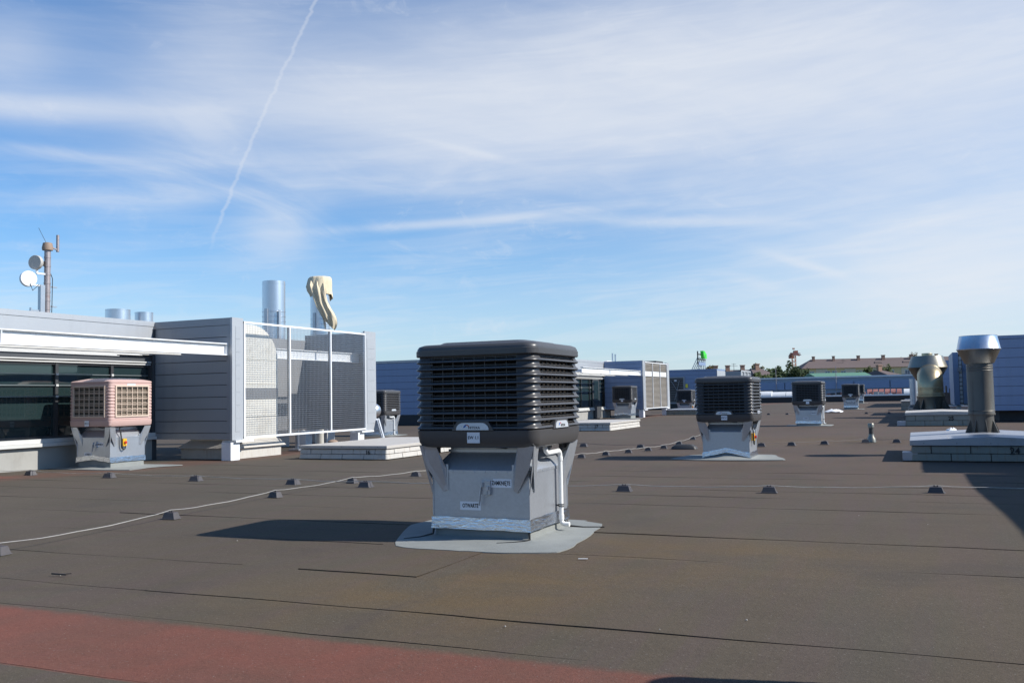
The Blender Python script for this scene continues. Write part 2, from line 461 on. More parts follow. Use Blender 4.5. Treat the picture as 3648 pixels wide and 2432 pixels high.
def obj(name, me, mat, parent=None, loc=(0, 0, 0), rz=0, rot=None):
    if isinstance(me, MB): me = me.mesh(name)
    if mat is not None and len(me.materials) == 0: me.materials.append(MATS[mat])
    o = bpy.data.objects.new(name, me)
    COL.objects.link(o)
    o.location = loc
    o.rotation_euler = rot if rot else (0, 0, rz)
    if parent: o.parent = parent
    return o
def thing(name, label, cat, loc=(0, 0, 0), rz=0, group=None):
    o = bpy.data.objects.new(name, None); COL.objects.link(o)
    o.empty_display_size = .2; o.location = loc; o.rotation_euler = (0, 0, rz)
    return tag(o, label, cat, group)
def tag(o, label, cat, group=None, kind=None):
    o['label'] = label; o['category'] = cat
    if group: o['group'] = group
    if kind: o['kind'] = kind
    return o
def structure(o): o['kind'] = 'structure'; return o
def bevel(o, w, seg=2):
    md = o.modifiers.new('bevel', 'BEVEL'); md.width = w; md.segments = seg; md.limit_method = 'ANGLE'; md.angle_limit = radians(40)
    return o

CACHE = {}
def cached(key, fn):
    if key not in CACHE: CACHE[key] = fn()
    return CACHE[key]

def text_mesh(s, size, sx=1.0, bold=0.0, ext=.0006):
    def mk():
        c = bpy.data.curves.new('txt', 'FONT'); c.body = s; c.size = size; c.align_x = 'CENTER'; c.align_y = 'CENTER'
        c.offset = bold; c.extrude = ext; c.resolution_u = 3
        o = bpy.data.objects.new('txt', c); COL.objects.link(o)
        bpy.context.view_layer.update()
        me = bpy.data.meshes.new_from_object(o.evaluated_get(bpy.context.evaluated_depsgraph_get()))
        bpy.data.objects.remove(o)
        if sx != 1.0: me.transform(Matrix.Diagonal((sx, 1, 1, 1)))
        me.materials.clear()
        return me
    return cached(('txt', s, size, sx, bold), mk)
FRONT = (pi / 2, 0, 0)              # text lying in a wall that faces -Y
SIDE = (pi / 2, 0, pi / 2)          # text lying in a wall that faces +X

def rrect(h, r, n=6, hy=None):
    hy = hy or h; pts = []
    for cx, cy, a0 in ((h - r, hy - r, 0), (-h + r, hy - r, 90), (-h + r, -hy + r, 180), (h - r, -hy + r, 270)):
        for k in range(n + 1):
            a = radians(a0 + 90 * k / n); pts.append((cx + r * cos(a), cy + r * sin(a)))
    return pts

# ------------------------------------------------------------------ the roof
roof = MB()
ys = [-14, -4, 0, 2, 4, 6, 7.5, 8.5, 9.5, 10.5, 11.5, 12.5, 13.5, 14.5, 16, 24, 40, 70, 112]
rings = [[(-62, y, roofz(y) - .010), (46, y, roofz(y) - .010)] for y in ys]
roof.loft(rings, False, False, close=False)
roof.box(-62, 46, -14, 112, -.9, -.02)
roof_o = structure(obj('roof', roof, 'roof_felt'))

# separate felt rolls near the camera, each laps a few millimetres over the next
seams = [1.15, 2.1, 3.05, 3.99, 4.56, 5.5, 6.62, 7.72, 8.74, 9.92, 11.1, 12.1, 13.15, 14.2, 15.25, 16.3]
rnd = random.Random(3)
XA, XB = -19.5, 7.5
def strip(y0, y1, x0, x1, lift=0.0, tilt=.0019):
    n = max(4, int((x1 - x0) / .22)); ph = [rnd.uniform(0, 6) for _ in range(4)]
    a = []; vs = []; fs = []; ed = []
    bow = lambda x: .045 * sin((x + 6) * .16) + .012 * x * .2
    for i in range(n + 1):
        x = x0 + (x1 - x0) * i / n
        w = .009 * sin(x * 2.1 + ph[0]) + .006 * sin(x * 5.3 + ph[1]) + rnd.uniform(-.003, .003)
        yn = y0 + w + bow(x); yf = y1 + .03 + bow(x)
        up = lift + tilt + .003 * sin(x * 1.7 + ph[2]) * sin(x * .63 + ph[3])
        for y, z, e in ((yn, roofz(yn) - .004, 1.0), (yn + .001, roofz(yn) + up, 1.0), (yn + .005, roofz(yn) + up, .2), (yn + .016, roofz(yn) + up, 0), (yn + .12, roofz(yn) + up * .75, 0), ((yn + yf) / 2, roofz((yn + yf) / 2) + up * .45, 0), (yf, roofz(yf) + lift + .0005, 0)):
            vs.append((x, y, z)); ed.append(e)
    for i in range(n):
        for k in range(6):
            a_ = i * 7 + k; fs.append((a_, a_ + 7, a_ + 8, a_ + 1))
    me = bpy.data.meshes.new('felt_strip'); me.from_pydata(vs, [], fs)
    at = me.attributes.new('edge', 'FLOAT', 'POINT'); at.data.foreach_set('value', ed)
    me.shade_smooth(); me.set_sharp_from_angle(angle=radians(35))
    return obj('felt_strip', me, 'roof_felt_seamed', roof_o)
for k in range(len(seams) - 1):
    y0, y1 = seams[k], seams[k + 1]
    if abs(y0 - 4.56) < .01:
        strip(y0, y1, XA, -4.55); strip(y0 + .004, y1, -4.6, XB, .003)
    elif abs(y0 - 5.5) < .01:
        strip(y0, y1, XA, -4.05); strip(y0 - .03, y1, -4.08, -3.12, .004, .007); strip(y0, y1, -3.13, XB)
    elif abs(y0 - 7.72) < .01:
        strip(y0, y1, XA, -8.1); strip(y0 + .002, y1, -8.14, XB, .003)
    else:
        strip(y0, y1, XA, XB)

# ground far below and out to the horizon
gnd = MB(); gnd.poly([(-5000, -3000, -9), (5000, -3000, -9), (5000, 5500, -9), (-5000, 5500, -9)])
structure(obj('ground', gnd, 'far_ground'))

# ------------------------------------------------------------------ evaporative coolers
ZT0, ZT1, ZS1 = .775, .925, 1.555      # tray bottom, tray top, lid bottom
NS = 10; PITCH = (ZS1 - ZT1) / NS
H = .575
def ring(h, r, z): return [(x, y, z) for x, y in rrect(h, r)]
def m_lid():
    b = MB()
    b.loft([ring(H - .006, .095, ZS1), ring(H, .10, ZS1 + .006), ring(H, .10, ZS1 + .05), ring(H - .006, .10, ZS1 + .055), ring(H - .006, .10, ZS1 + .066),
            ring(H - .018, .10, ZS1 + .090), ring(H - .05, .10, ZS1 + .104), ring(H - .12, .09, ZS1 + .110), ring(H - .15, .09, ZS1 + .111),
            ring(H - .18, .09, ZS1 + .128), ring(H - .30, .08, ZS1 + .134)])
    return b.mesh('lid', 40)
def m_tray():
    b = MB()
    b.loft([ring(H - .14, .08, ZT0 - .002), ring(H - .06, .10, ZT0), ring(H - .028, .11, ZT0 + .012), ring(H - .010, .115, ZT0 + .045), ring(H - .004, .11, ZT0 + .10),
            ring(H - .002, .105, ZT1 - .006), ring(H - .010, .10, ZT1)])
    for sx in (-1, 1):
        for sy in (-1, 1):
            b.box(*sorted((sx * .40, sx * .455)), *sorted((sy * .40, sy * .455)), ZT0 - .05, ZT0 + .01)
    return b.mesh('tray', 40)
def m_slat():   # one ring of louvre, wedge profile, at z = 0
    b = MB()
    R0 = [ring(H - .035, .09, -.004), ring(H - .004, .10, -.008), ring(H, .10, -.004), ring(H - .001, .10, .004), ring(H - .008, .10, .011), ring(H - .035, .09, .016)]
    b.loft(R0 + [R0[0]], False, False)
    return b.mesh('slat', 50)
def m_post():   # scalloped corner column (+,+) corner
    b = MB(); rings = []
    path = [(.575, .405), (.575, .46), (.575, .475)]
    for k in range(7):
        a = radians(90 * k / 6); path.append((.475 + .10 * cos(a), .475 + .10 * sin(a)))
    path += [(.475, .575), (.46, .575), (.405, .575)]
    def off(p, d):      # push a path point inwards
        x, y = p
        if y <= .475: return (x - d, y)
        if x <= .475: return (x, y - d)
        a = atan2(y - .475, x - .475); return (.475 + (.10 - d) * cos(a), .475 + (.10 - d) * sin(a))
    for k in range(NS):
        z0 = ZT1 + k * PITCH
        for dz, d in ((.0, .030), (.004, .012), (.010, .004), (.022, .004), (.032, .016), (.046, .026), (PITCH - .0005, .030)):
            rings.append([(*off(p, d), z0 + dz) for p in path])
    b.loft(rings, False, False, close=False)
    b.box(.395, .41, .50, .543, ZT1, ZS1); b.box(.50, .543, .395, .41, ZT1, ZS1)
    return b.mesh('corner_post', 40)
def m_grille(): # bars on the -Y face, joined: too fine to pick apart
    b = MB(); y = -.527
    for i in range(9):
        x = -.40 + i * .1
        b.box(x - .0035, x + .0035, y - .006, y + .012, ZT1, ZS1)
    for k in range(NS):
        z = ZT1 + (k + .68) * PITCH
        b.box(-.405, .405, y - .009, y - .002, z - .003, z + .003)
    b.box(-.41, .41, y - .012, y + .012, ZS1 - .012, ZS1)
    return b.mesh('grille')
def m_pad():
    b = MB(); b.loft([ring(.487, .06, ZT1 - .01), ring(.487, .06, ZS1 + .01)]); return b.mesh('cooling_pad')
def d_shape(hw, h, inset=0):
    pts = [(-hw, 0), (hw, 0)]
    for k in range(1, 7):
        a = radians(90 * k / 7); pts.append((hw * .55 + hw * .45 * cos(a) * 1.0, h * sin(a) ** .9))
    pts += [(hw * .5, h), (-hw * .5, h)]
    for k in range(6, 0, -1):
        a = radians(90 * k / 7); pts.append((-hw * .55 - hw * .45 * cos(a), h * sin(a) ** .9))
    return pts
def m_badge_back():
    b = MB(); b.prism([(-.195, -.004), (.195, -.004), (.145, .072), (-.145, .072)], 'y', -.012, .03); return b.mesh('badge_surround')
def m_badge():
    b = MB(); b.prism(d_shape(.152, .060), 'y', -.017, -.010); return b.mesh('badge')
def m_logo_a():
    b = MB(); b.poly([(-.085, -.0178, .018), (-.070, -.0178, .020), (-.058, -.0178, .032), (-.052, -.0178, .045), (-.066, -.0178, .044), (-.078, -.0178, .034)]); return b.mesh('emblem')
def m_logo_b():
    b = MB()
    o = [(-.055 + .028 * cos(radians(a)), -.0178, .028 + .019 * sin(radians(a))) for a in range(110, -11, -20)]
    i = [(-.055 + .019 * cos(radians(a)), -.0178, .028 + .012 * sin(radians(a))) for a in range(-10, 111, 20)]
    b.poly(o + i); return b.mesh('emblem')

P = .45     # half width of the sheet-metal plinth
def m_duct():
    b = MB(); z0, z1 = .17, .578
    b.loft([[(sx * P, sy * P, z) for sx, sy in ((-1, -1), (1, -1), (1, 1), (-1, 1))] for z in (z0, z1)])
    for sx in (-1, 1):          # folded standing seams on the corners
        for sy in (-1, 1):
            b.box(*sorted((sx * (P - .004), sx * (P + .006))), *sorted((sy * (P - .004), sy * (P + .006))), z0 + .02, z1 - .05)
    return b.mesh('duct_box')
def m_hood():
    b = MB(); c = .335
    b.loft([[(sx * a, sy * a, z) for sx, sy in ((-1, -1), (1, -1), (1, 1), (-1, 1))] for a, z in ((P + .004, .556), (P + .004, .580), (c, .728), (c, .775))])
    return b.mesh('transition_hood')
def m_rivets():
    b = MB()
    for i in range(8):
        x = -.36 + i * .103
        for sx in (1, -1):
            b.lathe([(.007, 0), (.005, .004)], 6)
            n = 12
            for q in range(len(b.v) - n, len(b.v)):
                vx, vy, vz = b.v[q]; b.v[q] = (sx * (P + .004 + vz), x + vx, .567 + vy) if True else None
        b.lathe([(.007, 0), (.005, .004)], 6)
        for q in range(len(b.v) - 12, len(b.v)):
            vx, vy, vz = b.v[q]; b.v[q] = (x + vx, -(P + .004 + vz), .567 + vy)
    return b.mesh('rivets')
def m_collar():
    b = MB(); b.box(-.35, .35, -.35, .35, .728, .752); return b.mesh('collar')
def m_foil(gable=0.0, wob=.004, seed=1):
    b = MB(); r_ = random.Random(seed); q = P + .014; n = 12; pts = []
    for (xa, ya), (xb, yb) in (((-q, -q), (q, -q)), ((q, -q), (q, q)), ((q, q), (-q, q)), ((-q, q), (-q, -q))):
        for i in range(n):
            t_ = i / n; pts.append((xa + (xb - xa) * t_, ya + (yb - ya) * t_, t_))
    lo, hi = [], []
    for k, (x, y, t_) in enumerate(pts):
        side = k // n; g_ = gable * (1 - abs(2 * t_ - 1)) if side in (0, 2) else 0
        j = r_.uniform(-wob, wob)
        lo.append((x * 1.012 + j * .5, y * 1.012 + j * .5, .082 + g_ + j)); hi.append((x + j * .4, y + j * .4, .182 + g_ * .9 + j))
    mid = [((a[0] + c_[0]) / 2 + r_.uniform(-.003, .003), (a[1] + c_[1]) / 2 + r_.uniform(-.003, .003), (a[2] + c_[2]) / 2) for a, c_ in zip(lo, hi)]
    b.loft([lo, mid, hi], False, False)
    return b.mesh('foil_band', 60)
def m_blade(s):   # one sheet-metal bracket: two blades meeting at the corner (+,+)
    b = MB(); th = .0025
    def blade(pts):
        c = Vector((0, 0, 0))
        ps = [Vector(p) for p in pts]
        n_ = (ps[1] - ps[0]).cross(ps[3] - ps[0]).normalized() * th
        k = len(ps)
        b.add([p + n_ for p in ps] + [p - n_ for p in ps], [tuple(range(k)), tuple(range(2 * k - 1, k - 1, -1))] + [(i, k + i, k + (i + 1) % k, (i + 1) % k) for i in range(k)])
    A = [(.535, .535, .79), (.385, .520, .79), (.318, .462, .60), (.312, .456, .415), (.348, .458, .395), (.475, .505, .595)]
    blade([(p[0], p[1], p[2]) for p in A]); blade([(p[1], p[0], p[2]) for p in A])
    B = [(.535, .535, .79), (.520, .520, .79), (.462, .462, .44), (.470, .470, .40)]
    blade([B[0], (.50, .535, .79), (.452, .458, .42), (.458, .458, .38)])
    b.box(.30, .372, .4525, .457, .41, .63); b.box(.4525, .457, .30, .372, .41, .63)
    return b.mesh('bracket')
def m_pipe():
    x = P + .045; b = MB()
    pa = [(x - .03, -.11, .79), (x - .03, -.11, .755)]
    for k in range(7): a = radians(90 * k / 6); pa.append((x - .03 + .03 * sin(a) * .3, -.11 + .045 * (1 - cos(a)), .752 - .045 * sin(a)))
    pa += [(x, .05, .712), (x, .13, .712)]
    for k in range(1, 7): a = radians(90 * k / 6); pa.append((x, .13 + .045 * sin(a), .712 - .045 * (1 - cos(a))))
    pa += [(x, .175, .60), (x, .175, .10)]
    for k in range(1, 6): a = radians(90 * k / 5); pa.append((x + .035 * (1 - cos(a)), .175, .10 - .035 * sin(a)))
    pa.append((x + .075, .175, .065))
    b.tube(pa, .0205, 12)
    for p0, p1 in (((x, .175, .66), (x, .175, .625)), ((x, .10, .712), (x, .13, .712)), ((x, .175, .15), (x, .175, .105))): b.tube([p0, p1], .0245, 12)
    return b.mesh('drain_pipe', 40)
def m_clamp():
    x = P + .045; b = MB()
    b.tube([(x, .175, .235), (x, .175, .243)], .026, 12); b.tube([(x, .175, .218), (x, .175, .226)], .026, 12)
    b.bar((x - .05, .175, .23), (x, .175, .23), .012); return b.mesh('pipe_clamp')
def m_act():
    b = MB(); b.box(-.045, .045, -.03, 0, -.06, .055); b.box(-.055, .06, -.004, 0, .055, .075); b.box(.012, .035, -.048, -.03, -.02, .012); return b.mesh('damper_housing')
def m_lever():
    b = MB(); b.bar((-.028, -.042, .03), (-.052, -.046, -.15), .022, .006); b.box(-.04, -.016, -.05, -.028, .005, .045)
    b.tube([(.02, -.034, -.03), (.018, -.036, -.06), (-.006, -.036, -.075)], .003, 6); return b.mesh('damper_lever')
def m_plate(w, h):
    return cached(('plate', w, h), lambda: MB().box(-w / 2, w / 2, -.0012, 0, -h / 2, h / 2).mesh('sticker'))
def m_cables():
    b = MB()
    b.tube([(-.30, .10, .78), (-.40, .05, .74), (-.445, .02, .66), (-.44, -.02, .62), (-.40, -.05, .64), (-.385, 0, .70)], .012, 8)
    return b.mesh('cable', 60)
def m_cable2():
    b = MB(); b.tube([(.25, -.28, .79), (.20, -.35, .765), (.12, -.36, .772), (.0, -.34, .785)], .008, 6)
    return b.mesh('cable', 60)
def m_switch():
    b = MB(); b.box(0, .055, -.045, .045, -.075, .075); return b.mesh('isolator_switch')
def m_knob():
    b = MB(); b.tube([(.055, 0, 0), (.085, 0, 0)], .028, 12); b.box(.085, .095, -.008, .008, -.026, .026); return b.mesh('switch_knob', 40)
def m_swcable():
    b = MB(); x = P + .03
    b.tube([(x - .02, -.22, .775), (x, -.215, .70), (x + .015, -.21, .58), (x + .018, -.205, .42), (x + .018, -.18, .345), (x + .018, -.145, .325), (x + .018, -.11, .345), (x + .018, -.10, .41)], .014, 8)
    return b.mesh('cable', 60)

def apron(outer, hi=.085, gable=0.0, drop=0.0):
    """felt skirt from the plinth down onto the roof; outer = list of (x, y) in local coordinates"""
    b = MB(); n = len(outer); q = P - .008
    def proj(x, y, h_):
        k = h_ / max(abs(x), abs(y)); return x * k, y * k
    rings = []
    inner = [proj(x, y, q) for x, y in outer]
    def gz(x): return gable * max(0, 1 - abs(x) / q)
    rings.append([(x, y, hi + gz(x) + .02) for x, y in inner])
    for f_, z in ((.012, .022), (.05, .014), (.16, .011), (.5, .009)):
        rr_ = []
        for (x, y), (ix, iy) in zip(outer, inner):
            px_, py_ = ix + (x - ix) * f_ * 1.0, iy + (y - iy) * f_
            rr_.append((px_, py_, z - drop + gz(px_ * .9) * (1 - f_) * .75))
        rings.append(rr_)
    rings.append([(x, y, .0085 - drop) for x, y in outer]); rings.append([(x, y, -.004 - drop) for x, y in outer])
    b.loft(rings, False, False)
    return b
def soft_outline(pts, sub=6, jit=.012, seed=0):
    r_ = random.Random(seed); out = []
    n = len(pts)
    for i in range(n):
        p0, p1, p2, p3 = (Vector(pts[(i + k - 1) % n]) for k in range(4))
        for k in range(sub):
            t_ = k / sub
            q = .5 * ((2 * p1) + (p2 - p0) * t_ + (2 * p0 - 5 * p1 + 4 * p2 - p3) * t_ * t_ + (3 * p1 - p0 - 3 * p2 + p3) * t_ ** 3)
            lin = p1.lerp(p2, t_); q = lin.lerp(q, .55)
            out.append((q.x + r_.uniform(-jit, jit), q.y + r_.uniform(-jit, jit)))
    return out

def cooler_base(t, sgn=(), drain=False, switch=False, lever=False, gable=0.0, outer=None, seed=1, hi=.085, drop=0.0, cracks=False):
    obj('duct_box', cached('duct', m_duct), 'galvanised', t)
    h_ = obj('transition_hood', cached('hood', m_hood), 'galvanised', t)
    obj('rivet_row', cached('rivets', m_rivets), 'galvanised', h_)['kind'] = 'stuff'
    obj('collar', cached('collar', m_collar), 'galvanised', t)
    obj('foil_band', cached(('foil', gable, seed), lambda: m_foil(gable, .004, seed)), 'foil_tape', t)
    for k in range(4): obj('bracket', cached('blade', lambda: m_blade(1)), 'galvanised', t, rz=k * pi / 2)
    if drain:
        d_ = obj('drain_pipe', cached('pipe', m_pipe), 'white_pvc', t)
        obj('pipe_clamp', cached('clamp', m_clamp), 'dark_steel', d_)
    if lever:
        a = obj('damper_housing', cached('act', m_act), 'galvanised', t, (.06, -P, .44))
        obj('damper_lever', cached('lever', m_lever), 'galvanised', a)
    for txt, x, z, w, h_, sz in sgn:
        s_ = obj('sticker', m_plate(w, h_), 'sticker', t, (x, -P - .001, z), rot=(0, random.uniform(-.01, .03), 0))
        obj('lettering', text_mesh(txt, sz * 1.15, .66, .0010), 'ink', s_, (0, -.0024, 0), rot=FRONT)
    if switch:
        s_ = obj('isolator_switch', cached('sw', m_switch), 'switch_yellow', t, (P + .002, -.12, .47))
        obj('switch_knob', cached('knob', m_knob), 'switch_red', s_)
        obj('cable', cached('swc', m_swcable), 'rubber', t)
    obj('supply_cable', cached('cables', m_cables), 'rubber', t); obj('supply_cable', cached('cables2', m_cable2), 'rubber', t)
    outer = outer or [(-.80, -.62), (-.3, -.74), (.45, -.72), (.80, -.60), (.82, .1), (.78, .62), (.2, .72), (-.5, .7), (-.82, .5), (-.84, 0)]
    so_ = soft_outline(outer, 6, .008, seed)
    ap = apron(so_, hi, gable, drop)
    obj('felt_apron', ap.mesh('felt_apron', 32), 'felt_grey', t)
    if cracks:      # bitumen-sealed folds at the corners of the skirt
        for pts in ([(P - .004, -P - .006, .085), (P + .004, -P - .016, .020), (P - .02, -P - .07, .014), (.36, -.585, .012), (.24, -.66, .0115)], [(-P - .004, -P + .01, .09), (-P - .014, -P + .004, .03), (-P - .07, -P - .02, .016), (-P - .09, -P - .09, .013), (-.63, -.66, .0115)], [(P + .006, P - .03, .08), (P + .03, P - .05, .02), (.62, .40, .013), (.80, .46, .0115)]):
            obj('sealed_fold', MB().tube(pts, [.010, .009, .006, .005, .003][:len(pts)], 6), 'rubber', t)
    ub = MB(); q = P - .02                    # upstand below the metal, so the inside stays dark
    ub.loft([[(sx * q, sy * q, z) for sx, sy in ((-1, -1), (1, -1), (1, 1), (-1, 1))] for z in (-.01 - max(0, drop), .19)])
    obj('upstand', ub, 'felt_grey', t)

def black_cooler(x, y, z, label, tagtxt=None, group='black rooftop coolers', rz=0, tag_w=.118, detail=True, **kw):
    """x, y = front-right corner of the body"""
    t = thing('evaporative_cooler', label, 'cooler', (x - H, y + H, z), rz, group)
    obj('lid', cached('lid', m_lid), 'black_plastic', t)
    tr = obj('tray', cached('tray', m_tray), 'black_plastic', t)
    for k in range(NS): obj('slat', cached('slat', m_slat), 'black_plastic', t, (0, 0, ZT1 + (k + .26) * PITCH))
    for k in range(4):
        obj('corner_post', cached('post', m_post), 'black_plastic', t, rz=k * pi / 2)
        obj('grille', cached('grille', m_grille), 'grille_plastic', t, rz=k * pi / 2)
    obj('cooling_pad', cached('pad', m_pad), 'dark_pad', t)
    for rz_ in (0, pi / 2):
        sfx = obj('badge_surround', cached('bb', m_badge_back), 'black_plastic', t, (0, -H + .004, ZT1 + .002) if rz_ == 0 else (H - .004, 0, ZT1 + .002), rz=rz_)
        bd = obj('badge', cached('badge', m_badge), 'badge_silver', sfx)
        if detail:
            obj('emblem', cached('la', m_logo_a), 'logo_blue', sfx); obj('emblem', cached('lb', m_logo_b), 'logo_red', sfx)
            obj('lettering', text_mesh('HITEXA', .030, 1.05, .0002), 'ink', sfx, (.018, -.0182, .019), rot=FRONT)
    s_ = obj('sticker', m_plate(tag_w, .090), 'sticker', t, (.005, -H - .0005, ZT1 - .062))
    if tagtxt: obj('lettering', text_mesh(tagtxt, .036, .95, .0006), 'ink', s_, (0, -.0024, 0), rot=FRONT)
    kw.setdefault('drop', z - roofz(y)); cooler_base(t, **kw)
    return t

ZO = [('ZAMKNIĘTE', .196, .475, .195, .072, .041), ('OTWARTE', -.095, .280, .195, .072, .041)]
cx, cy = -2.85 - H, 6.99 + H
out_main = [(p.x - cx, p.y - cy) for p in (on_roof(1410, 1946), on_roof(1600, 1962), on_roof(1800, 1971), on_roof(1980, 1969), on_roof(2040, 1948), on_roof(2148, 1872), on_roof(2085, 1858))]
out_main += [(.45, .86), (-.3, .88), (-.9, .74), (-1.0, .1)]
black_cooler(-2.85, 6.99, .10, 'big dark grey louvred cooler tagged EW 1.1, lever between two word stickers', 'EW 1.1',
             sgn=ZO, drain=True, lever=True, outer=out_main, seed=11, hi=.085, cracks=True)
cx, cy = -2.89 - H, 18.27 + H
out2 = [(-1.05, -.70), (-.5, -.92), (.2, -.90), (.75, -.80), (1.15, -.62), (.9, .2), (.7, .8), (-.4, .8), (-.9, .5), (-1.0, -.2)]
black_cooler(-2.89, 18.27, -.055, 'black louvred cooler tagged EW 2.1 on a peaked foil-banded base, red and yellow switch', 'EW 2.1',
             switch=True, gable=.10, outer=out2, seed=4, hi=.10)
black_cooler(-3.14, 36.03, 0.0, 'black louvred cooler on a metal base with two white stickers and a white pipe', None,
             sgn=ZO, drain=True, lever=True, seed=5, detail=False)
gm = black_cooler(-3.50, 66.88, .05, 'small far cooler with writing scrawled over its metal base, another cooler right behind', None, seed=6, detail=False)
sc_ = MB(); r_ = random.Random(2)
for k in range(9):
    x0 = -.28 + k * .065
    sc_.box(x0, x0 + .018, -P - .003, -P - .001, .28 + r_.uniform(0, .04), .46 + r_.uniform(-.05, .05))
    if k % 2: sc_.box(x0, x0 + .06, -P - .003, -P - .001, .36 + r_.uniform(-.06, .08), .38 + r_.uniform(-.02, .08))
obj('scrawl', sc_, 'dark_steel', gm)
black_cooler(-4.55, 96.0, .18, 'farthest cooler, half hidden behind the cooler with the scrawled base', None, gable=.06, seed=7, detail=False)
black_cooler(-13.91, 47.83, .10, 'black cooler standing before the panelled screen block and the square-paned windows', None, gable=.06, seed=8, detail=False)
black_cooler(-14.08, 63.1, -.12, 'dark cooler by the yellow sign, in front of the louvred opening', None, switch=True, seed=9, detail=False)
black_cooler(-17.2, 28.1, -.05, 'dark cooler behind the mesh screen, beside the round silver duct end', None, drain=True, sgn=[('OTWARTE', .1, .33, .16, .06, .03)], seed=10, detail=False)
black_cooler(2.15, 3.22, .10, 'unseen black cooler added beyond the right edge to cast a shadow over the red band', None, drain=True, seed=12, detail=False)  # out of view, added for the shadow it throws over the near felt

# pink cooler ------------------------------------------------------------
def pink_cooler(x, y, z):
    t = thing('evaporative_cooler', 'pale pink cooler with gridded pads, standing in front of the long window wall', 'cooler', (x - H, y + H, z), radians(0))
    z0, z1, z2 = .80, .985, 1.62
    b = MB(); b.loft([ring(H - .03, .06, z0), ring(H - .012, .07, z0 + .02), ring(H - .006, .07, z0 + .12), ring(H - .02, .07, z0 + .125), ring(H - .02, .07, z0 + .135), ring(H - .012, .07, z0 + .14), ring(H - .012, .07, z1), ring(H - .05, .07, z1 + .001)])
    obj('tray', b.mesh('tray', 40), 'pink_plastic', t)
    b = MB(); b.loft([ring(H - .04, .07, z2), ring(H - .012, .07, z2 + .001), ring(H - .012, .07, z2 + .045), ring(H - .022, .07, z2 + .048), ring(H - .022, .07, z2 + .056), ring(H - .010, .07, z2 + .06), ring(H - .010, .07, z2 + .085), ring(H - .03, .07, z2 + .10), ring(H - .12, .10, z2 + .125), ring(H - .22, .12, z2 + .150), ring(H - .40, .10, z2 + .160)])
    obj('lid', b.mesh('lid', 40), 'pink_plastic', t)
    b = MB(); n = 10; pt = (z2 - z1) / n
    path = [(.565, .43), (.565, .50)] + [(.495 + .07 * cos(radians(a)), .495 + .07 * sin(radians(a))) for a in range(0, 91, 15)] + [(.50, .565), (.43, .565)]
    def off(p, d):
        x_, y_ = p
        if y_ <= .495: return (x_ - d, y_)
        if x_ <= .495: return (x_, y_ - d)
        a = atan2(y_ - .495, x_ - .495); return (.495 + (.07 - d) * cos(a), .495 + (.07 - d) * sin(a))
    rg = []
    for k in range(n):
        for dz, d in ((0, .022), (.006, .006), (.018, .0), (.044, .0), (.056, .008), (pt - .001, .022)):
            rg.append([(*off(p_, d), z1 + k * pt + dz) for p_ in path])
    b.loft(rg, False, False, close=False)
    me = b.mesh('corner_post', 40)
    for k in range(4): obj('corner_post', me, 'pink_plastic', t, rz=k * pi / 2)
    fr = MB(); y_ = -.565
    fr.box(-.44, .44, y_ - .02, y_ + .01, z1 + .0, z1 + .03); fr.box(-.44, .44, y_ - .02, y_ + .01, z2 - .025, z2 + .003)
    fr.box(-.44, -.41, y_ - .02, y_ + .01, z1 + .03, z2 - .025); fr.box(.41, .44, y_ - .02, y_ + .01, z1 + .03, z2 - .025)
    gr = MB()
    for i in range(1, 6):
        x_ = -.41 + i * .82 / 6; gr.box(x_ - .006, x_ + .006, y_ - .008, y_ + .004, z1 + .03, z2 - .025)
    for i in range(1, 5):
        zz = z1 + .03 + i * (z2 - z1 - .055) / 5; gr.box(-.41, .41, y_ - .010, y_ + .002, zz - .006, zz + .006)
    for i in range(10):
        zz = z1 + .05 + i * .06; gr.box(-.41, .41, y_ + .012, y_ + .018, zz - .004, zz + .004)
    f_ = fr.mesh('pad_frame'); g_ = gr.mesh('grille')
    for k in range(4):
        o = obj('pad_frame', f_, 'pink_grille', t, rz=k * pi / 2); obj('grille', g_, 'pink_grille', o)
    b = MB(); b.box(-.54, .54, -.54, .54, z1 - .01, z2 + .01); obj('cooling_pad', b, 'pink_pad', t)
    s_ = obj('sticker', m_plate(.125, .115), 'sticker', t, (-.05, -H - .002, z0 + .045 + .02))
    obj('lettering', text_mesh('EW 1.2', .036, .95, .0006), 'ink', s_, (0, -.0024, 0), rot=FRONT)
    pl = MB(); pl.box(0, .003, -.11, .11, -.018, .018)
    obj('maker_plate', pl, 'badge_silver', t, (H - .011, -.02, z2 + .022))
    cooler_base(t, sgn=[('ZAMKNIĘTE', .17, .44, .20, .085, .041), ('OTWARTE', -.15, .24, .20, .085, .041)], lever=True, switch=True, gable=.055, seed=3, hi=.08, drop=.045,
                outer=[(-1.3, -.6), (-.4, -.72), (.5, -.75), (1.15, -.62), (1.0, .1), (1.25, .7), (.2, .75), (-.6, .7), (-.8, .3), (-1.0, -.1)])
    return t
pink_cooler(-14.69, 13.61, .06)

# ------------------------------------------------------------------ roof-top plant buildings
XW, XS = -16.30, -14.00       # window wall and mesh screen planes
def panels(parent, axis, plane, a0, a1, z0, z1, n, mat, face, gap=.010, thick=.05, base='mortar'):
    """n horizontal cladding panels, each an object of its own; face = +1/-1 outward sign along the axis"""
    h_ = (z1 - z0) / n
    m_ = MB()
    out = face * thick
    lo, hi = sorted((0, out))
    if axis == 'y': m_.box(0, a1 - a0, lo, hi, gap / 2, h_ - gap / 2)
    else: m_.box(lo, hi, 0, a1 - a0, gap / 2, h_ - gap / 2)
    me = m_.mesh('wall_panel')
    for k in range(n):
        loc = (a0, plane, z0 + k * h_) if axis == 'y' else (plane, a0, z0 + k * h_)
        bevel(obj('wall_panel', me, mat, parent, loc), .006, 1)

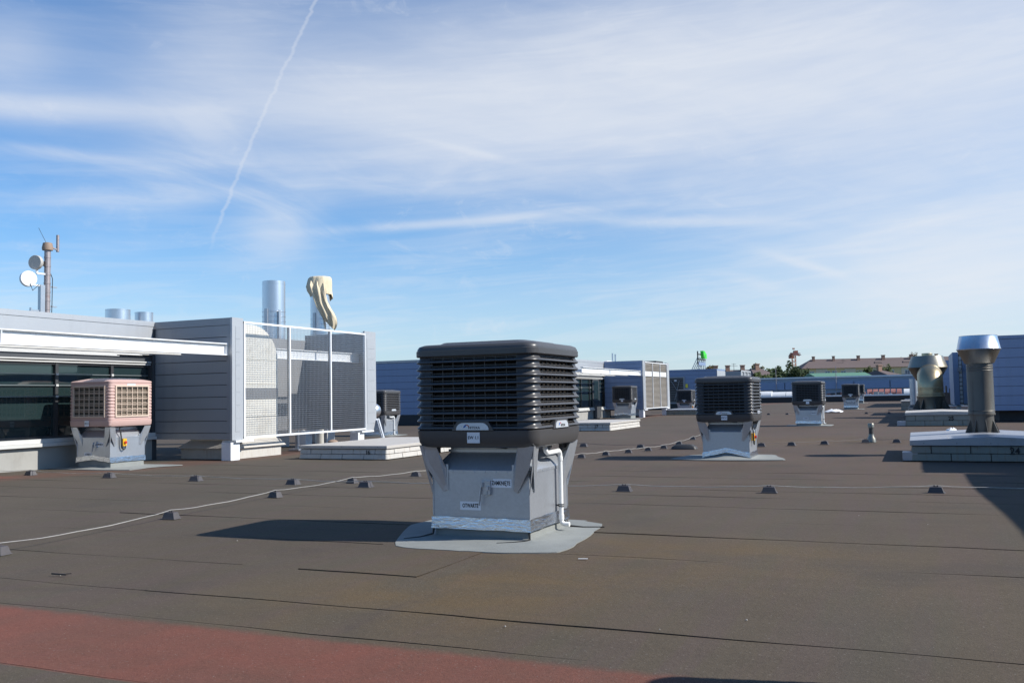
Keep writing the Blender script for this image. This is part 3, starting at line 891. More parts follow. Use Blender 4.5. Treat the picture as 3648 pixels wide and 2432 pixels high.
def screen_block(label, y0, detail=True, x_far=-14.0, mat_side='grey_panel', group=None):
    """raised open-topped plant enclosure: two clad side walls, mesh screen towards +X"""
    t = thing('plant_enclosure', label, 'enclosure', (0, y0, 0), 0, group)
    L = 6.0; x0 = XW + .02; zb, zt = .47, 3.20
    # side wall facing the camera
    for ya_, yb_ in ((.06, .20), (L - .20, L - .06)): obj('wall_core', MB().box(x0, XS - .06, ya_, yb_, zb, zt - .02), 'mortar', t)
    obj('back_wall', MB().box(XW + .03, XW + .08, 2.2, L - .24, zb + .02, zt - .16), 'dark_sheet', t)
    panels(t, 'y', .06, x0, XS - .06, zb + .14, zt - .16, 9, mat_side, -1, thick=.06)
    panels(t, 'y', L - .06, x0, XS - .06, zb + .14, zt - .16, 9, mat_side, 1, thick=.06)
    inner = MB(); inner.box(x0 + .02, XS - .10, L - .235, L - .202, zb + .02, zt - .04)
    obj('inner_lining', inner, 'dark_sheet', t)
    for bx_ in ((x0, XS - .06, -.012, .21, zt - .16, zt), (x0, XS - .06, -.012, .21, zb, zb + .135), (x0, XS - .06, L - .21, L + .012, zt - .16, zt), (x0, XS - .06, L - .21, L + .012, zb, zb + .135), (XS - .155, XS - .065, -.016, -.0125, zb + .14, zt - .165)):
        obj('edge_trim', MB().box(*bx_), mat_side, t)
    # corner columns with little square cassettes
    for ya, yb in ((0.0, .36), (L - .56, L)):
        c = MB(); c.box(XS - .06, XS - .004, ya - .012, yb, zb - .02, zt + .005)
        cc = obj('corner_column', c, 'silver_panel', t)
        nn = 8; hh = (zt - zb - .34) / nn; w_ = yb - ya
        pm = MB(); pm.box(0, .006, 0, w_ - .20, .004, hh - .004); pme = pm.mesh('cassette')
        for k in range(nn): obj('cassette', pme, 'silver_panel', cc, (XS - .0038, ya + .10, zb + .16 + k * hh))
    # screen
    ya, yb = .37, L - .56; z0, z1 = zb, zt - .06
    fr = MB(); w = .045; cuts = [ya, ya + (yb - ya) * .335, ya + (yb - ya) * .675, yb]
    fr.box(XS - .03, XS + .012, ya, yb, z0, z0 + w); fr.box(XS - .03, XS + .012, ya, yb, z1 - w, z1)
    for c in cuts:
        fr.box(XS - .028, XS + .014, max(ya, c - w / 2), min(yb, c + w / 2) if c > ya else c + w, z0 + .001, z1 - .001)
    f_ = obj('screen_frame', fr, 'white_paint', t)
    if detail:
        for k in range(3):
            g_ = MB(); c0, c1 = cuts[k] + .03, cuts[k + 1] - .03
            n_ = int((z1 - z0 - .09) / .052)
            for i in range(n_ + 1):
                z = z0 + .045 + i * (z1 - z0 - .09) / n_; g_.box(XS - .012, XS - .004, c0, c1, z - .0028, z + .0028)
            n_ = int((c1 - c0) / .056)
            for i in range(n_ + 1):
                y = c0 + i * (c1 - c0) / n_; g_.box(XS - .004, XS + .001, y - .0020, y + .0020, z0 + .045, z1 - .045)
            o = obj('wire_mesh', g_, 'galvanised', f_); o['kind'] = 'stuff'
        # shadow-side return of each mullion (angle section)
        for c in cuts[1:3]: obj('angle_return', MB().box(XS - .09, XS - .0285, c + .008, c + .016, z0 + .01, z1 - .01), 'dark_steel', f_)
    else:
        g_ = MB()
        for i in range(36):
            z = z0 + .06 + i * (z1 - z0 - .10) / 36
            g_.hexa([(XS - .05, ya, z), (XS - .01, ya, z - .03), (XS - .01, yb, z - .03), (XS - .05, yb, z), (XS - .05, ya, z + .008), (XS - .01, ya, z - .022), (XS - .01, yb, z - .022), (XS - .05, yb, z + .008)])
        o = obj('louvre_blades', g_, 'louvre_taupe', f_); o['kind'] = 'stuff'
        bk = MB(); bk.box(XS - .12, XS - .10, ya, yb, z0, z1); obj('screen_backing', bk, 'louvre_taupe', t)
        bm_ = MB()
        for k in range(3): bm_.box(XS - .006, XS + .004, cuts[k] + .03, cuts[k + 1] - .22, 2.33, 2.60)
        obj('inner_beam', bm_, 'white_paint', t)
    # legs
    lg = MB(); lg.box(-.13, .13, -.15, .15, 0, .40); lg.box(-.20, .20, -.05, .55, .40, .445)
    lme = lg.mesh('leg')
    for x, y in ((XS - .16, .12), (XS - .16, L - .75), (XW + .4, L - .75)): obj('leg', lme, 'white_paint', t, (x, y, 0))
    if detail:
        ib = MB(); x = XS - .42      # white beam crossing behind the screen
        ib.box(x - .06, x + .06, .22, L - .22, 2.585, 2.60); ib.box(x - .06, x + .06, .22, L - .22, 2.345, 2.36); ib.box(x - .006, x + .006, .22, L - .22, 2.36, 2.585)
        obj('inner_beam', ib, 'white_paint', t)
    return t

# louvre material and lining
simple('louvre_taupe', (.26, .235, .205), .6, 0, .12, 2)
simple('dark_sheet', (.20, .20, .205), .55, .1, .10, 1.5, 0, 60, .5, (.14, .14, .145), 1.2, .4, streak=True)

def plant_building(label, ya, yb, x_back, mullions, detail, end_mat='blue_panel', group=None, first=True):
    t = thing('plant_building', label, 'building', (0, 0, 0), 0, group)
    w = MB(); w.box(x_back, XW, ya + .06, yb, .0, .47); w.box(x_back, XW - .30, ya + .06, yb, .47, 3.05)
    obj('wall', w, 'concrete', t)
    rf = MB(); rf.box(x_back, XW - .02, ya + .06, yb, 3.05, 3.14); obj('roof', rf, 'felt_grey', t)
    fa = MB(); fa.box(XW - .30, XW, ya + .06, yb, 2.515, 3.095); obj('fascia', fa, 'silver_panel', t)
    cp = MB(); cp.box(XW - .32, XW + .012, ya - .01, yb, 3.10, 3.215); cp.box(x_back, XW - .32, ya - .01, ya + .25, 3.10, 3.213); obj('coping', cp, 'silver_panel', t)
    li = MB(); li.box(XW - .30, XW - .05, ya + .06, yb, 2.275, 2.51); obj('lintel', li, 'dark_lintel', t)
    for z0, z1, d in ((2.43, 2.475, .05), (2.245, 2.272, .02), (2.195, 2.220, .00)):
        s_ = MB(); s_.box(XW - .09, XW + d, ya + .06, yb - .12, z0, z1); obj('trim_strip', s_, 'sill_white', t)
    si = MB(); si.box(XW - .28, XW + .10, ya + .06, yb - .02, .475, .545); si.box(XW - .28, XW + .06, ya + .06, yb - .02, .548, .63); obj('sill', si, 'sill_white', t)
    # window: frame, panes and glazing rods
    fr = MB()
    ms = [ya + .08] + [m_ for m_ in mullions if ya + .2 < m_ < yb - .2] + [yb - .08]
    for m_ in ms: fr.box(XW - .14, XW - .03, m_ - .035, m_ + .035, .632, 2.19)
    fr.box(XW - .13, XW - .04, ya + .1, yb - .1, .632, .68); fr.box(XW - .13, XW - .04, ya + .1, yb - .1, 2.15, 2.19)
    wn = obj('window', fr, 'mullion', t)
    for a, c in zip(ms[:-1], ms[1:]):
        g_ = MB(); g_.box(XW - .105, XW - .09, a + .036, c - .036, .682, 2.148); obj('pane', g_, 'glass', wn)
    for z in (1.95, 1.72, 1.49):
        rd = MB(); rd.box(XW - .055, XW - .048, ya + .1, yb - .15, z - .010, z + .010); obj('glazing_rail', rd, 'mullion_grey', wn)
        for m_ in ms[1:-1]:
            cl = MB(); cl.box(XW - .05, XW - .012, m_ - .03, m_ + .03, z - .022, z + .022); obj('rail_clip', cl, 'sill_white', wn)
    obj('closing_strip', MB().box(XW - .28, XW + .015, yb - .07, yb + .055, 0, 3.04), 'dark_lintel', t)
    # end wall towards the camera
    panels(t, 'y', ya + .055, x_back, XW - .02, .50, 3.09, 8, end_mat, -1, thick=.05)
    b0 = MB(); b0.box(x_back, XW - .01, ya + .01, ya + .058, 0, .495); obj('dark_plinth', b0, 'black_band', t)
    return t
simple('mullion_grey', (.16, .18, .185), .4, .3)

b1 = plant_building('long plant building with tinted window band and pale metal fascia behind the pink cooler', 0.0, 16.40, -40, [m_ for m_ in (1.9, 3.4, 4.9, 6.4, 7.9, 9.4, 10.9, 12.30, 13.75, 15.19)], True)
b2 = plant_building('plant building with white fascia and square glazing, behind the curb numbered 17', 39.8, 51.45, -44, [41.2, 42.6, 44.0, 45.2, 46.6, 48.0, 49.4, 50.7], True)
# doorway in the second building
dr = MB(); dr.box(XW - .03, XW + .11, 48.40, 49.52, .02, .66); dr.box(XW - .06, XW - .01, 48.40, 49.52, .66, 2.19); do_ = obj('door', dr, 'dark_lintel', b2)
dr = MB(); dr.box(XW - .009, XW - .004, 48.52, 49.40, .72, 2.1); obj('pane', dr, 'glass', do_)
# white side beam in front of each window band
def beam(label, ya, yb):
    t = thing('canopy_beam', label, 'beam', (XS - .20, 0, 0))
    b = MB(); b.box(-.075, .075, ya, yb, 2.600, 2.622); b.box(-.075, .075, ya, yb, 2.352, 2.374); b.box(-.006, .006, ya, yb, 2.374, 2.600)
    obj('web_and_flanges', b, 'white_paint', t)
    y = yb - .018
    e = MB(); e.box(-.075, .078, y, y + .018, 2.345, 2.63); obj('end_plate', e, 'white_paint', t)
    for yy in (yb - 5.6, yb - 11.0):
        if yy > ya:
            s_ = MB(); s_.box(-.07, .07, yy, yy + .015, 2.3745, 2.5995); obj('stiffener', s_, 'white_paint', t)
    for x, ye, z in ((-.42, yb - .9, 2.330), (-1.00, yb - 1.5, 2.335), (-1.55, yb - 1.6, 2.34)):
        s_ = MB(); s_.box(x - .02, x + .06, ya, ye, z, z + .012); s_.box(x - .02, x - .012, ya, ye, z + .012, z + .07); obj('purlin', s_, 'sill_white', t)
    for yy in (ya + .3, yb - 5.6):
        if yy > ya:
            s_ = MB(); s_.box(-2.10, -.01, yy - .04, yy + .04, 2.42, 2.52); obj('cross_arm', s_, 'white_paint', t)
    return t
beam('white steel I-beam running along above the pink cooler', 3.0, 16.385)
beam('white steel beam in front of the fascia with square glazing below', 40.6, 50.42)

screen_block('grey panelled plant enclosure with large wire-mesh screen and cream duct inside', 16.40)
screen_block('plant enclosure with taupe louvres between white posts, beside the second plant building', 50.45, detail=False, mat_side='blue_panel')

# cream duct inside the first enclosure -----------------------------------
t = thing('cream_duct', 'cream sheet-metal duct with rounded top behind the wire mesh, standing on a skirted curb', 'duct', (0, 16.40, 0))
prof = [(.42, .30), (2.02, .30), (2.02, 2.30)]
for k in range(1, 11):
    a = radians(90 * k / 10); prof.append((2.02 - .95 * (1 - cos(a)), 2.30 + .82 * sin(a)))
prof += [(.42, 3.12)]
d_ = MB(); d_.prism(prof, 'x', -15.6, XS - .34); obj('duct_body', d_.mesh('duct_body', 30), 'cream_duct', t)
bn_ = MB()
for z in (.95, 1.72, 2.30): bn_.box(-15.62, XS - .325, .405, 2.035, z, z + .02)
bn_.box(XS - .338, XS - .322, .70, .78, .30, 3.05)
obj('seam_band', bn_, 'cream_duct', t)
gp = MB(); gp.box(-15.615, XS - .33, .412, 2.028, 1.36, 1.62); obj('dark_gap_band', gp, 'dark_sheet', t)  # dark band standing in for the shade of an open gap
sk = MB(); x0, x1, y0, y1 = -15.9, XS - .20, .28, 2.16
sk.loft([[(-15.61, .41, .42), (XS - .33, .41, .42), (XS - .33, 2.03, .42), (-15.61, 2.03, .42)], [(x0, y0, .25), (x1, y0, .25), (x1, y1, .25), (x0, y1, .25)], [(x0, y0, .24), (x1, y0, .24), (x1, y1, .24), (x0, y1, .24)]]); obj('skirt', sk, 'lid_light', t)
cb = MB(); cb.box(x0 + .07, x1 - .07, y0 + .08, y1 - .1, 0, .235); obj('curb', cb, 'block_white', t)

# things under and beside the first enclosure
def pole(name, label, cat, pts, r, mat, group=None, n=12):
    b = MB(); b.tube(pts, r, n); return tag(obj(name, b.mesh(name, 40), mat), label, cat, group)
for k, (px, py) in enumerate(((1059, 1604), (1160, 1590), (1258, 1578))):
    g_ = on_roof(px, py); b = MB(); b.box(-.035, .035, -.035, .035, 0, .52); b.box(-.16, .16, -.16, .16, 0, .05)
    tag(obj('prop_post', b, 'galvanised', loc=(g_.x, g_.y, 0)), 'short steel prop under the mesh-screened enclosure', 'post', 'props under the mesh enclosure')
g_ = on_roof(1145, 1578)
b = MB(); b.lathe([(.19, 0), (.19, .36), (.17, .37), (.17, .5)], 20); tag(obj('vent_drum', b.mesh('vent_drum', 40), 'cream_duct', loc=(g_.x, g_.y, 0)), 'cream drum-shaped vent under the wire-mesh screen', 'vent')
g_ = on_roof(1186, 1583)
b = MB(); b.lathe([(.13, 0), (.16, .05), (.15, .10), (.10, .13), (.04, .15)], 14); tag(obj('rain_outlet', b.mesh('rain_outlet', 40), 'brown_cover', loc=(g_.x, g_.y, 0)), 'rusty brown domed rain outlet beside the cream drum vent', 'drain')
for k, (px, py, h_) in enumerate(((1081, 1574, .30), (1096, 1568, .22))):
    g_ = on_roof(px, py); b = MB(); b.lathe([(.07, 0), (.045, .06), (.04, h_), (.055, h_ + .01), (.055, h_ + .07), (.0, h_ + .09)], 12)
    tag(obj('vent_pipe', b.mesh('vent_pipe', 40), 'cream_duct', loc=(g_.x, g_.y, 0)), ('taller', 'shorter')[k] + ' of two pale vent stubs seen under the mesh screen', 'vent pipe')
# little wooden block in the dark gap
g_ = on_roof(681, 1632); b = MB(); b.box(-.05, .06, -.05, .05, 0, .09); bevel(tag(obj('wood_block', b, 'timber' if 'timber' in MATS else 'brown_cover', loc=(g_.x, g_.y, 0)), 'small orange wood block under the raised grey wall', 'block'), .008)
# round silver duct end beside the enclosure
p = on_x(1345, 1462, -14.9)
t = thing('round_duct', 'round silver duct elbow poking out beside the mesh-screened enclosure', 'duct', (p.x, p.y, 0))
b = MB(); b.tube([(-1.4, .35, p.z), (-.35, .10, p.z), (-.10, .03, p.z), (-.02, .01, p.z), (.03, 0, p.z)], [.215, .215, .21, .17, .09], 24); obj('elbow', b.mesh('elbow', 60), 'steel_bright', t)
b = MB(); b.box(-.75, -.67, .1, .18, 0, p.z - .2); obj('stand', b, 'galvanised', t)
b = MB(); a_ = on_roof(1345, 1585); b.bar((0, 0, .75), (.42, -.30, .02), .10, .03); b.bar((.06, -.06, .75), (.48, -.36, .02), .02, .06)
tag(obj('channel_brace', b, 'galvanised', loc=(-14.0, 22.45, 0)), 'slanting galvanised channel leaning at the end of the mesh screen', 'brace')

# ------------------------------------------------------------------ chimneys, mast and bits above the first building
def hz(px, py, X): return on_x(px, py, X)
p = hz(975, 1003, -16.9)
t = thing('exhaust_chimney', 'tall bright steel cylinder chimney rising behind the mesh enclosure', 'chimney', (p.x, p.y, 0), 0, 'steel chimneys behind the enclosure')
b = MB(); b.lathe([(.325, 2.6), (.325, p.z), (.31, p.z), (.31, p.z - .3)], 36, cap1=False); obj('flue', b.mesh('flue', 40), 'steel_bright', t)
b = MB()
for z in (p.z - .09,): b.lathe([(.329, z), (.329, z + .02)], 36)
for z in (3.72, 3.86, 3.58, 3.44): b.lathe([(.331, z), (.335, z + .012), (.331, z + .024)], 36)
obj('seam_ring', b.mesh('seam_ring', 40), 'steel_bright', t)
b = MB(); b.box(-.05, .05, -.36, -.33, 2.9, 3.95); b.box(.33, .36, -.22, -.14, 2.9, 3.9); obj('support_strap', b, 'galvanised', t)
b = MB(); b.box(-.3, .3, -.3, .3, 0, 2.6); obj('duct_riser', b, 'galvanised', t)

p = hz(1140, 1000, -16.9)
t = thing('exhaust_chimney', 'steel chimney with a cream cloth thrown over its top', 'chimney', (p.x, p.y, 0), 0, 'steel chimneys behind the enclosure')
b = MB(); b.lathe([(.30, 2.4), (.30, p.z)], 32); obj('flue', b.mesh('flue', 40), 'steel_bright', t)
b = MB()
for z in (3.35, 3.5, 3.65, 3.8): b.lathe([(.303, z), (.307, z + .012), (.303, z + .024)], 32)
obj('seam_ring', b.mesh('seam_ring', 40), 'steel_bright', t)
b = MB(); b.box(-.04, .04, -.335, -.305, 2.7, 4.0); obj('support_strap', b, 'galvanised', t)
b = MB(); b.box(-.3, .3, -.3, .3, 0, 2.4); obj('duct_riser', b, 'galvanised', t)
# the cloth: wrapped round the top, its loose end hanging down to one side
def cloth(top):
    b = MB(); n = 44
    rt = Vector((cos(YAW), sin(YAW), 0)); fr_ = Vector((sin(YAW), -cos(YAW), 0))
    # hood over the flue
    rows = []
    for z, rad, sx_ in ((.045, .20, 0), (.05, .315, .01), (.0, .345, .01), (-.12, .36, -.01), (-.26, .385, -.035), (-.38, .37, -.02), (-.50, .335, .02), (-.62, .32, .05)):
        row = []
        for i in range(n):
            a = 2 * pi * i / n; f_ = (.016 * sin(7 * a + 6 * z) + .013 * sin(13 * a - 9 * z) + .010 * sin(4 * a + 3)) * (.4 if z > 0 else 1)
            hem = .14 * sin(a * 1.0 + .6) + .05 * sin(3 * a) if z < -.55 else 0
            q = rt * ((rad + f_) * cos(a) + sx_) + fr_ * ((rad + f_) * sin(a)); row.append((q.x, q.y, top + z + hem))
        rows.append(row)
    b.loft(rows, True, False)
    # hanging sash: folded strip swinging down across the front
    cen = [(-.06, .20, -.05, .22), (-.04, .33, -.25, .25), (.0, .36, -.45, .24), (.07, .37, -.65, .24), (.15, .37, -.85, .25), (.23, .36, -1.02, .27), (.31, .34, -1.18, .26), (.37, .31, -1.32, .22), (.39, .29, -1.44, .17), (.40, .28, -1.54, .10)]
    rows = []
    for j, (cx_, cf, cz, hw) in enumerate(cen):
        row = []; m_ = 40
        for i in range(m_):
            a = 2 * pi * i / m_; u = cos(a); th = .055 + .02 * sin(j * 1.3)
            fold = .050 * sin(u * 7.5 + .55 * j) * (1 if sin(a) > 0 else .5) + .022 * sin(u * 15 - .8 * j)
            q = rt * (cx_ + hw * u) + fr_ * (cf + th * sin(a) + fold * .8)
            row.append((q.x, q.y, top + cz + .10 * u * (j > 2) * (-1) + .012 * sin(9 * u + j)))
        rows.append(row)
    b.loft(rows, True, True)
    return b.mesh('cloth_cover', 75)
me = cloth(p.z + .06)
tag(obj('cloth_cover', me, 'cloth', loc=(p.x, p.y, 0)), 'cream cloth draped and knotted over the chimney, tail blown to one side', 'cloth')

for k, (px, py, w_) in enumerate(((420, 1103, .29), (513, 1113, .22))):
    p = hz(px, py, -18.0)
    b = MB(); b.lathe([(w_, 3.1), (w_, p.z), (w_ - .015, p.z), (w_ - .015, p.z - .2)], 32, cap1=False); b.lathe([(w_ + .004, p.z - .02), (w_ + .004, p.z - .002)], 32, cap0=False, cap1=False)
    tag(obj('flue_stub', b.mesh('flue_stub', 40), 'steel_bright', loc=(p.x, p.y, 0)), ('wider', 'narrower')[k] + ' of two short steel flue stubs on the long building roof', 'flue', 'short flue stubs')
# barrel-vaulted brown cover behind the parapet
p = hz(640, 1133, -17.6)
b = MB(); pr = [(-1.1 + 2.2 * k / 12, .42 * sin(pi * k / 12) ** .8) for k in range(13)]
b.prism(pr, 'x', -19.2, -16.9)
t = tag(obj('vaulted_cover', b.mesh('vaulted_cover', 30), 'brown_cover', loc=(0, p.y + .2, 3.02)), 'low brown vaulted cover behind the grey coping', 'cover')

# antenna mast -----------------------------------------------------------
XM = -24.0
base = on_x(167, 1115, XM); top = on_x(173, 890, XM)
t = thing('antenna_mast', 'weathered lattice-clad steel mast with clamps and a whip aerial on the long building roof', 'mast', (base.x, base.y, 3.14))
hM = top.z - 3.14
b = MB(); b.lathe([(.09, 0), (.09, hM)], 14); obj('pole', b.mesh('pole', 40), 'mast_steel', t)
s1 = MB(); s1.box(-.06, .06, -.27, -.115, 0, hM * .62); obj('cable_tray', s1, 'galvanised', t)
s1 = MB()
for z in [hM * k / 11 for k in range(1, 11)]: s1.lathe([(.098, z), (.098, z + .05)], 14)
obj('clamp_band', s1.mesh('clamp_band', 40), 'mast_steel', t)
for z in (.25, .62, .98):
    s1 = MB(); s1.box(-.02, .02, -.55, -.27, z, z + .05); s1.box(-.025, .025, -.58, -.54, z, z + .10); obj('step_bracket', s1, 'galvanised', t)
for z in (1.15, 1.75, .40):
    s1 = MB(); s1.box(-.02, .02, .09, .34, z, z + .04); obj('step_bracket', s1, 'galvanised', t)
s1 = MB(); s1.tube([(0, .12, .95), (0, .30, .62), (0, .55, 0)], .035, 10); obj('stay', s1.mesh('stay', 40), 'mast_steel', t)
s1 = MB(); s1.lathe([(.15, hM - .02), (.16, hM + .05), (.13, hM + .20), (.06, hM + .22)], 14); obj('head_clamp', s1.mesh('head_clamp', 40), 'brown_cover', t)
s1 = MB(); s1.tube([(0, .36, hM - .02), (0, .36, hM + .50)], .045, 12); s1.bar((0, .1, hM + .10), (0, .36, hM + .04), .04); obj('omni_aerial', s1.mesh('omni_aerial', 40), 'mast_steel', t)
s1 = MB(); s1.tube([(0, -.05, hM + .2), (0, -.32, hM + .62)], .006, 6); obj('whip_aerial', s1, 'dark_steel', t)
s1 = MB(); s1.tube([(.02, .10, hM * .75), (.03, .16, hM * .7), (.03, .15, hM * .4), (.02, .12, 0)], .012, 6); s1.tube([(.02, -.30, hM * .62), (.06, -.55, hM * .55), (.05, -.62, hM * .62)], .010, 6); obj('cable', s1.mesh('cable', 60), 'rubber', t)
for k, (px, py, r_, dirv, mt, lb) in enumerate(((124, 934, .215, (.25, -.97, .0), 'dish_unlit', 'microwave dish coloured grey as if unlit, upper one on the mast'), (103, 992, .235, (1.0, -.35, .05), 'dish_white', 'white sunlit drum dish, lower one on the mast'))):
    p = on_x(px, py, XM + .0)
    d = thing('dish_antenna', lb, 'dish', (p.x, p.y, p.z))
    q = Vector(dirv).normalized().to_track_quat('Z', 'Y').to_euler()
    s1 = MB(); s1.lathe([(r_ * .35, -.22), (r_ * .6, -.16), (r_, -.10), (r_, 0), (r_ * .96, .012)], 28); obj('drum', s1.mesh('drum', 40), mt, d, rot=q)
    s1 = MB(); s1.box(-.07, .07, -.07, .07, -.36, -.20); obj('radio_unit', s1, 'dark_steel', d, rot=q)
    v = Vector((base.x, base.y, p.z - (.32 if k == 0 else .17))) - Vector((p.x, p.y, p.z))
    s1 = MB(); e = Vector((-.02, .02, -.0)); s1.tube([(-.03, .10, -.0), (-.03, .10, v.z)], .035, 8); s1.bar((-.03, .10, v.z), (v.x, v.y - .09, v.z), .06, .05); obj('arm', s1.mesh('arm', 40), 'white_paint', d)

# small things on the second building roof
for k, (px, y0_, y1_) in enumerate(((2182, 1258, 1284), (2192, 1261, 1283))):
    a_ = on_x(px, y0_, -19.0); pole('flue_pipe', ('taller', 'shorter')[k] + ' thin steel pipe on the second plant building roof', 'pipe', [(a_.x, a_.y, 3.1), (a_.x, a_.y, a_.z)], .06, 'steel_bright')
a_ = on_x(2100, 1278, -19.5); b = MB()
b.hexa([(-19.6, a_.y, 3.14), (-18.4, a_.y, 3.14), (-18.4, a_.y + 6, 3.14), (-19.6, a_.y + 6, 3.14), (-19.1, a_.y + 2.2, 3.62), (-19.0, a_.y + 2.2, 3.62), (-19.0, a_.y + 3.2, 3.62), (-19.1, a_.y + 3.2, 3.62)])
tag(obj('roof_hatch', b, 'sill_white'), 'pale peaked roof hatch on the building with white fascia', 'hatch')
a_ = on_x(2315, 1282, -15.5); b = MB(); b.box(-.5, .5, -.9, .9, 0, .30); bevel(tag(obj('vent_cowl', b, 'dark_steel', loc=(a_.x, a_.y + .5, 3.10)), 'dark box cowl on top of the taupe louvred enclosure', 'cowl'), .02)

# third building, far enclosure ------------------------------------------
YB3 = 75.0
l_ = on_y(2380, 1318, YB3); r_ = on_y(2553, 1313, YB3); bt = on_y(2450, 1447, YB3)
t = thing('plant_building', 'blue-panelled plant building with a louvred opening, yellow sign and green sign above', 'building', (0, YB3, 0))
b = MB(); b.box(l_.x - 9, r_.x, .06, 3.5, 0, r_.z - .12); obj('wall', b, 'concrete', t)
panels(t, 'y', .055, l_.x - 9, r_.x - .02, .50, r_.z - .14, 8, 'blue_panel', -1, thick=.05)
b = MB(); b.box(l_.x - 9, r_.x - .02, .01, .058, 0, .495); obj('dark_plinth', b, 'black_band', t)
b = MB(); b.box(l_.x - 9, r_.x + .02, -.02, .3, r_.z - .135, r_.z); b.box(r_.x - .3, r_.x + .02, .3, 3.5, r_.z - .135, r_.z); obj('coping', b, 'blue_panel', t)
b = MB(); b.box(r_.x + .001, r_.x + .03, -.01, 3.5, 0, r_.z - .14); obj('side_cladding', b, 'silver_panel', t)
a0 = on_y(2382, 1347, YB3); a1 = on_y(2437, 1432, YB3)
b = MB(); b.box(a0.x, a1.x, -.04, .0, a1.z, a0.z); op = obj('louvred_opening', b, 'dark_steel', t)
for k in range(10):
    z = a1.z + (k + .5) * (a0.z - a1.z) / 10; b = MB(); b.box(a0.x, a1.x, -.09, -.041, z - .05, z - .02); obj('louvre', b, 'dark_sheet', op)
b = MB(); b.bar((a0.x + .2, -.11, a0.z - .2), (a1.x - .1, -.11, a1.z + .3), .09, .03); b.bar((a1.x - .3, -.14, a0.z - .2), (a0.x + .5, -.14, a1.z + .2), .09, .03); obj('cross_brace', b, 'grey_panel', op)
b = MB(); b.box(a0.x - .1, a1.x + .1, -.06, -.002, a1.z - .12, a1.z); b.box(a1.x, a1.x + .12, -.06, -.002, a1.z, a0.z + .1); b.box(a0.x - .1, a1.x, -.06, -.002, a0.z, a0.z + .1); obj('frame', b, 'grey_panel', op)
p = on_y(2447, 1374, YB3); b = MB(); b.box(-.10, .10, -.075, -.06, -.16, .16); b.box(-.05, .05, -.079, -.076, -.09, -.02); obj('warning_sign', b, 'yellow_sign', t, (p.x, 0, p.z))
p = on_y(2407, 1355, YB3); b = MB(); b.box(-.10, .10, -.075, -.06, -.06, .06); obj('small_sign', b, 'sticker', t, (p.x, 0, p.z))

Y4 = 98.0
l_ = on_y(2566, 1321, Y4); r_ = on_y(2640, 1318, Y4)
t = thing('plant_enclosure', 'far small enclosure with white-framed three-part louvre before the red-brown house roof', 'enclosure', (0, Y4, 0))
b = MB(); b.box(l_.x - 2, r_.x - .1, 0, 6.2, .4, r_.z - .1); b.box(l_.x - 2, l_.x - .2, .2, .4, 0, .4); b.box(r_.x - .5, r_.x - .3, .2, .4, 0, .4); obj('wall', b, 'grey_panel', t)
e_ = None
Ls = 6.2
b = MB()
for c in (0.0, Ls * .335, Ls * .675, Ls): b.box(r_.x - .10, r_.x, max(0, c - .18), min(Ls, c + .18) if c else .5, .4, r_.z)
b.box(r_.x - .10, r_.x - .001, 0, Ls, r_.z - .16, r_.z - .001); b.box(r_.x - .10, r_.x - .001, 0, Ls, .401, .55); obj('screen_frame', b, 'silver_panel', t)
b = MB()
for k in range(20): b.box(r_.x - .08, r_.x - .04, .1, Ls - .1, .6 + k * .125, .68 + k * .125)
o = obj('louvre_blades', b, 'louvre_taupe', t); o['kind'] = 'stuff'
p = on_y(2562, 1330, 92.0); b = MB(); b.box(p.x - .3, p.x + .4, 0, .5, 0, p.z + .2); bevel(tag(obj('white_pier', b, 'white_paint', loc=(0, 92.0, 0)), 'white pier between the third building and the far enclosure', 'pier'), .02)

# right-hand plant building ------------------------------------------------
YR = 39.6
lx = 2.62
t = thing('plant_building', 'big blue panelled wall behind the tall exhaust stack with the bright hat', 'building', (0, YR, 0))
zt = on_y(3600, 1193.6, YR).z
b = MB(); b.box(lx, 34, .06, 16, .42, zt - .12); obj('wall', b, 'concrete', t)
panels(t, 'y', .055, lx, 34, .62, zt - .13, 7, 'blue_panel', -1, thick=.05)
b = MB(); b.box(lx - .01, 34, -.015, .3, zt - .125, zt); obj('coping', b, 'blue_panel', t)
b = MB(); b.box(lx, 34, -.012, .058, .42, .615); obj('base_trim', b, 'blue_panel', t)
b = MB(); b.box(lx + .3, 34, .4, 15, 0, .419); obj('dark_plinth', b, 'black_band', t)
YR2 = 51.2
p = on_y(3392, 1255, YR2); q = on_y(3412, 1255, YR2)
t = thing('plant_enclosure', 'narrow blue-sided enclosure end with pale cassette column, seen between the two exhaust stacks', 'enclosure', (0, YR2, 0))
zt2 = p.z
b = MB(); b.box(p.x, q.x, 0, 5.8, .45, zt2); obj('end_post', b, 'blue_panel', t)
cw = on_y(3424, 1255, YR2).x
nn = 11; hh = (zt2 - .75) / nn
bb = MB(); bb.box(q.x + .01, cw, .03, .2, .5, zt2 - .1); cc = obj('column', bb, 'mortar', t)
for k in range(nn):
    b = MB(); b.box(q.x + .02, cw - .01, -.01, .029, .55 + k * hh + .02, .55 + (k + 1) * hh - .02); obj('cassette', b, 'silver_panel', cc)
b = MB(); b.box(cw + .005, lx + 4, .06, .2, .45, zt2 - .02); obj('wall', b, 'concrete', t)
panels(t, 'y', .055, cw + .01, lx + 3.9, .5, zt2 - .05, 8, 'blue_panel', -1, thick=.045)
lm_ = MB().box(0, .2, 0, .2, 0, .449).mesh('leg')
for x_, y_ in ((p.x + .1, .2), (cw + .4, .3)): obj('leg', lm_, 'white_paint', t, (x_, y_, 0))
hb = MB(); hb.box(q.x - .05, cw - .05, -.25, -.02, zt2 - .95, zt2 - .75); obj('bracket_box', hb, 'grey_panel', t)
YR3 = 74.0
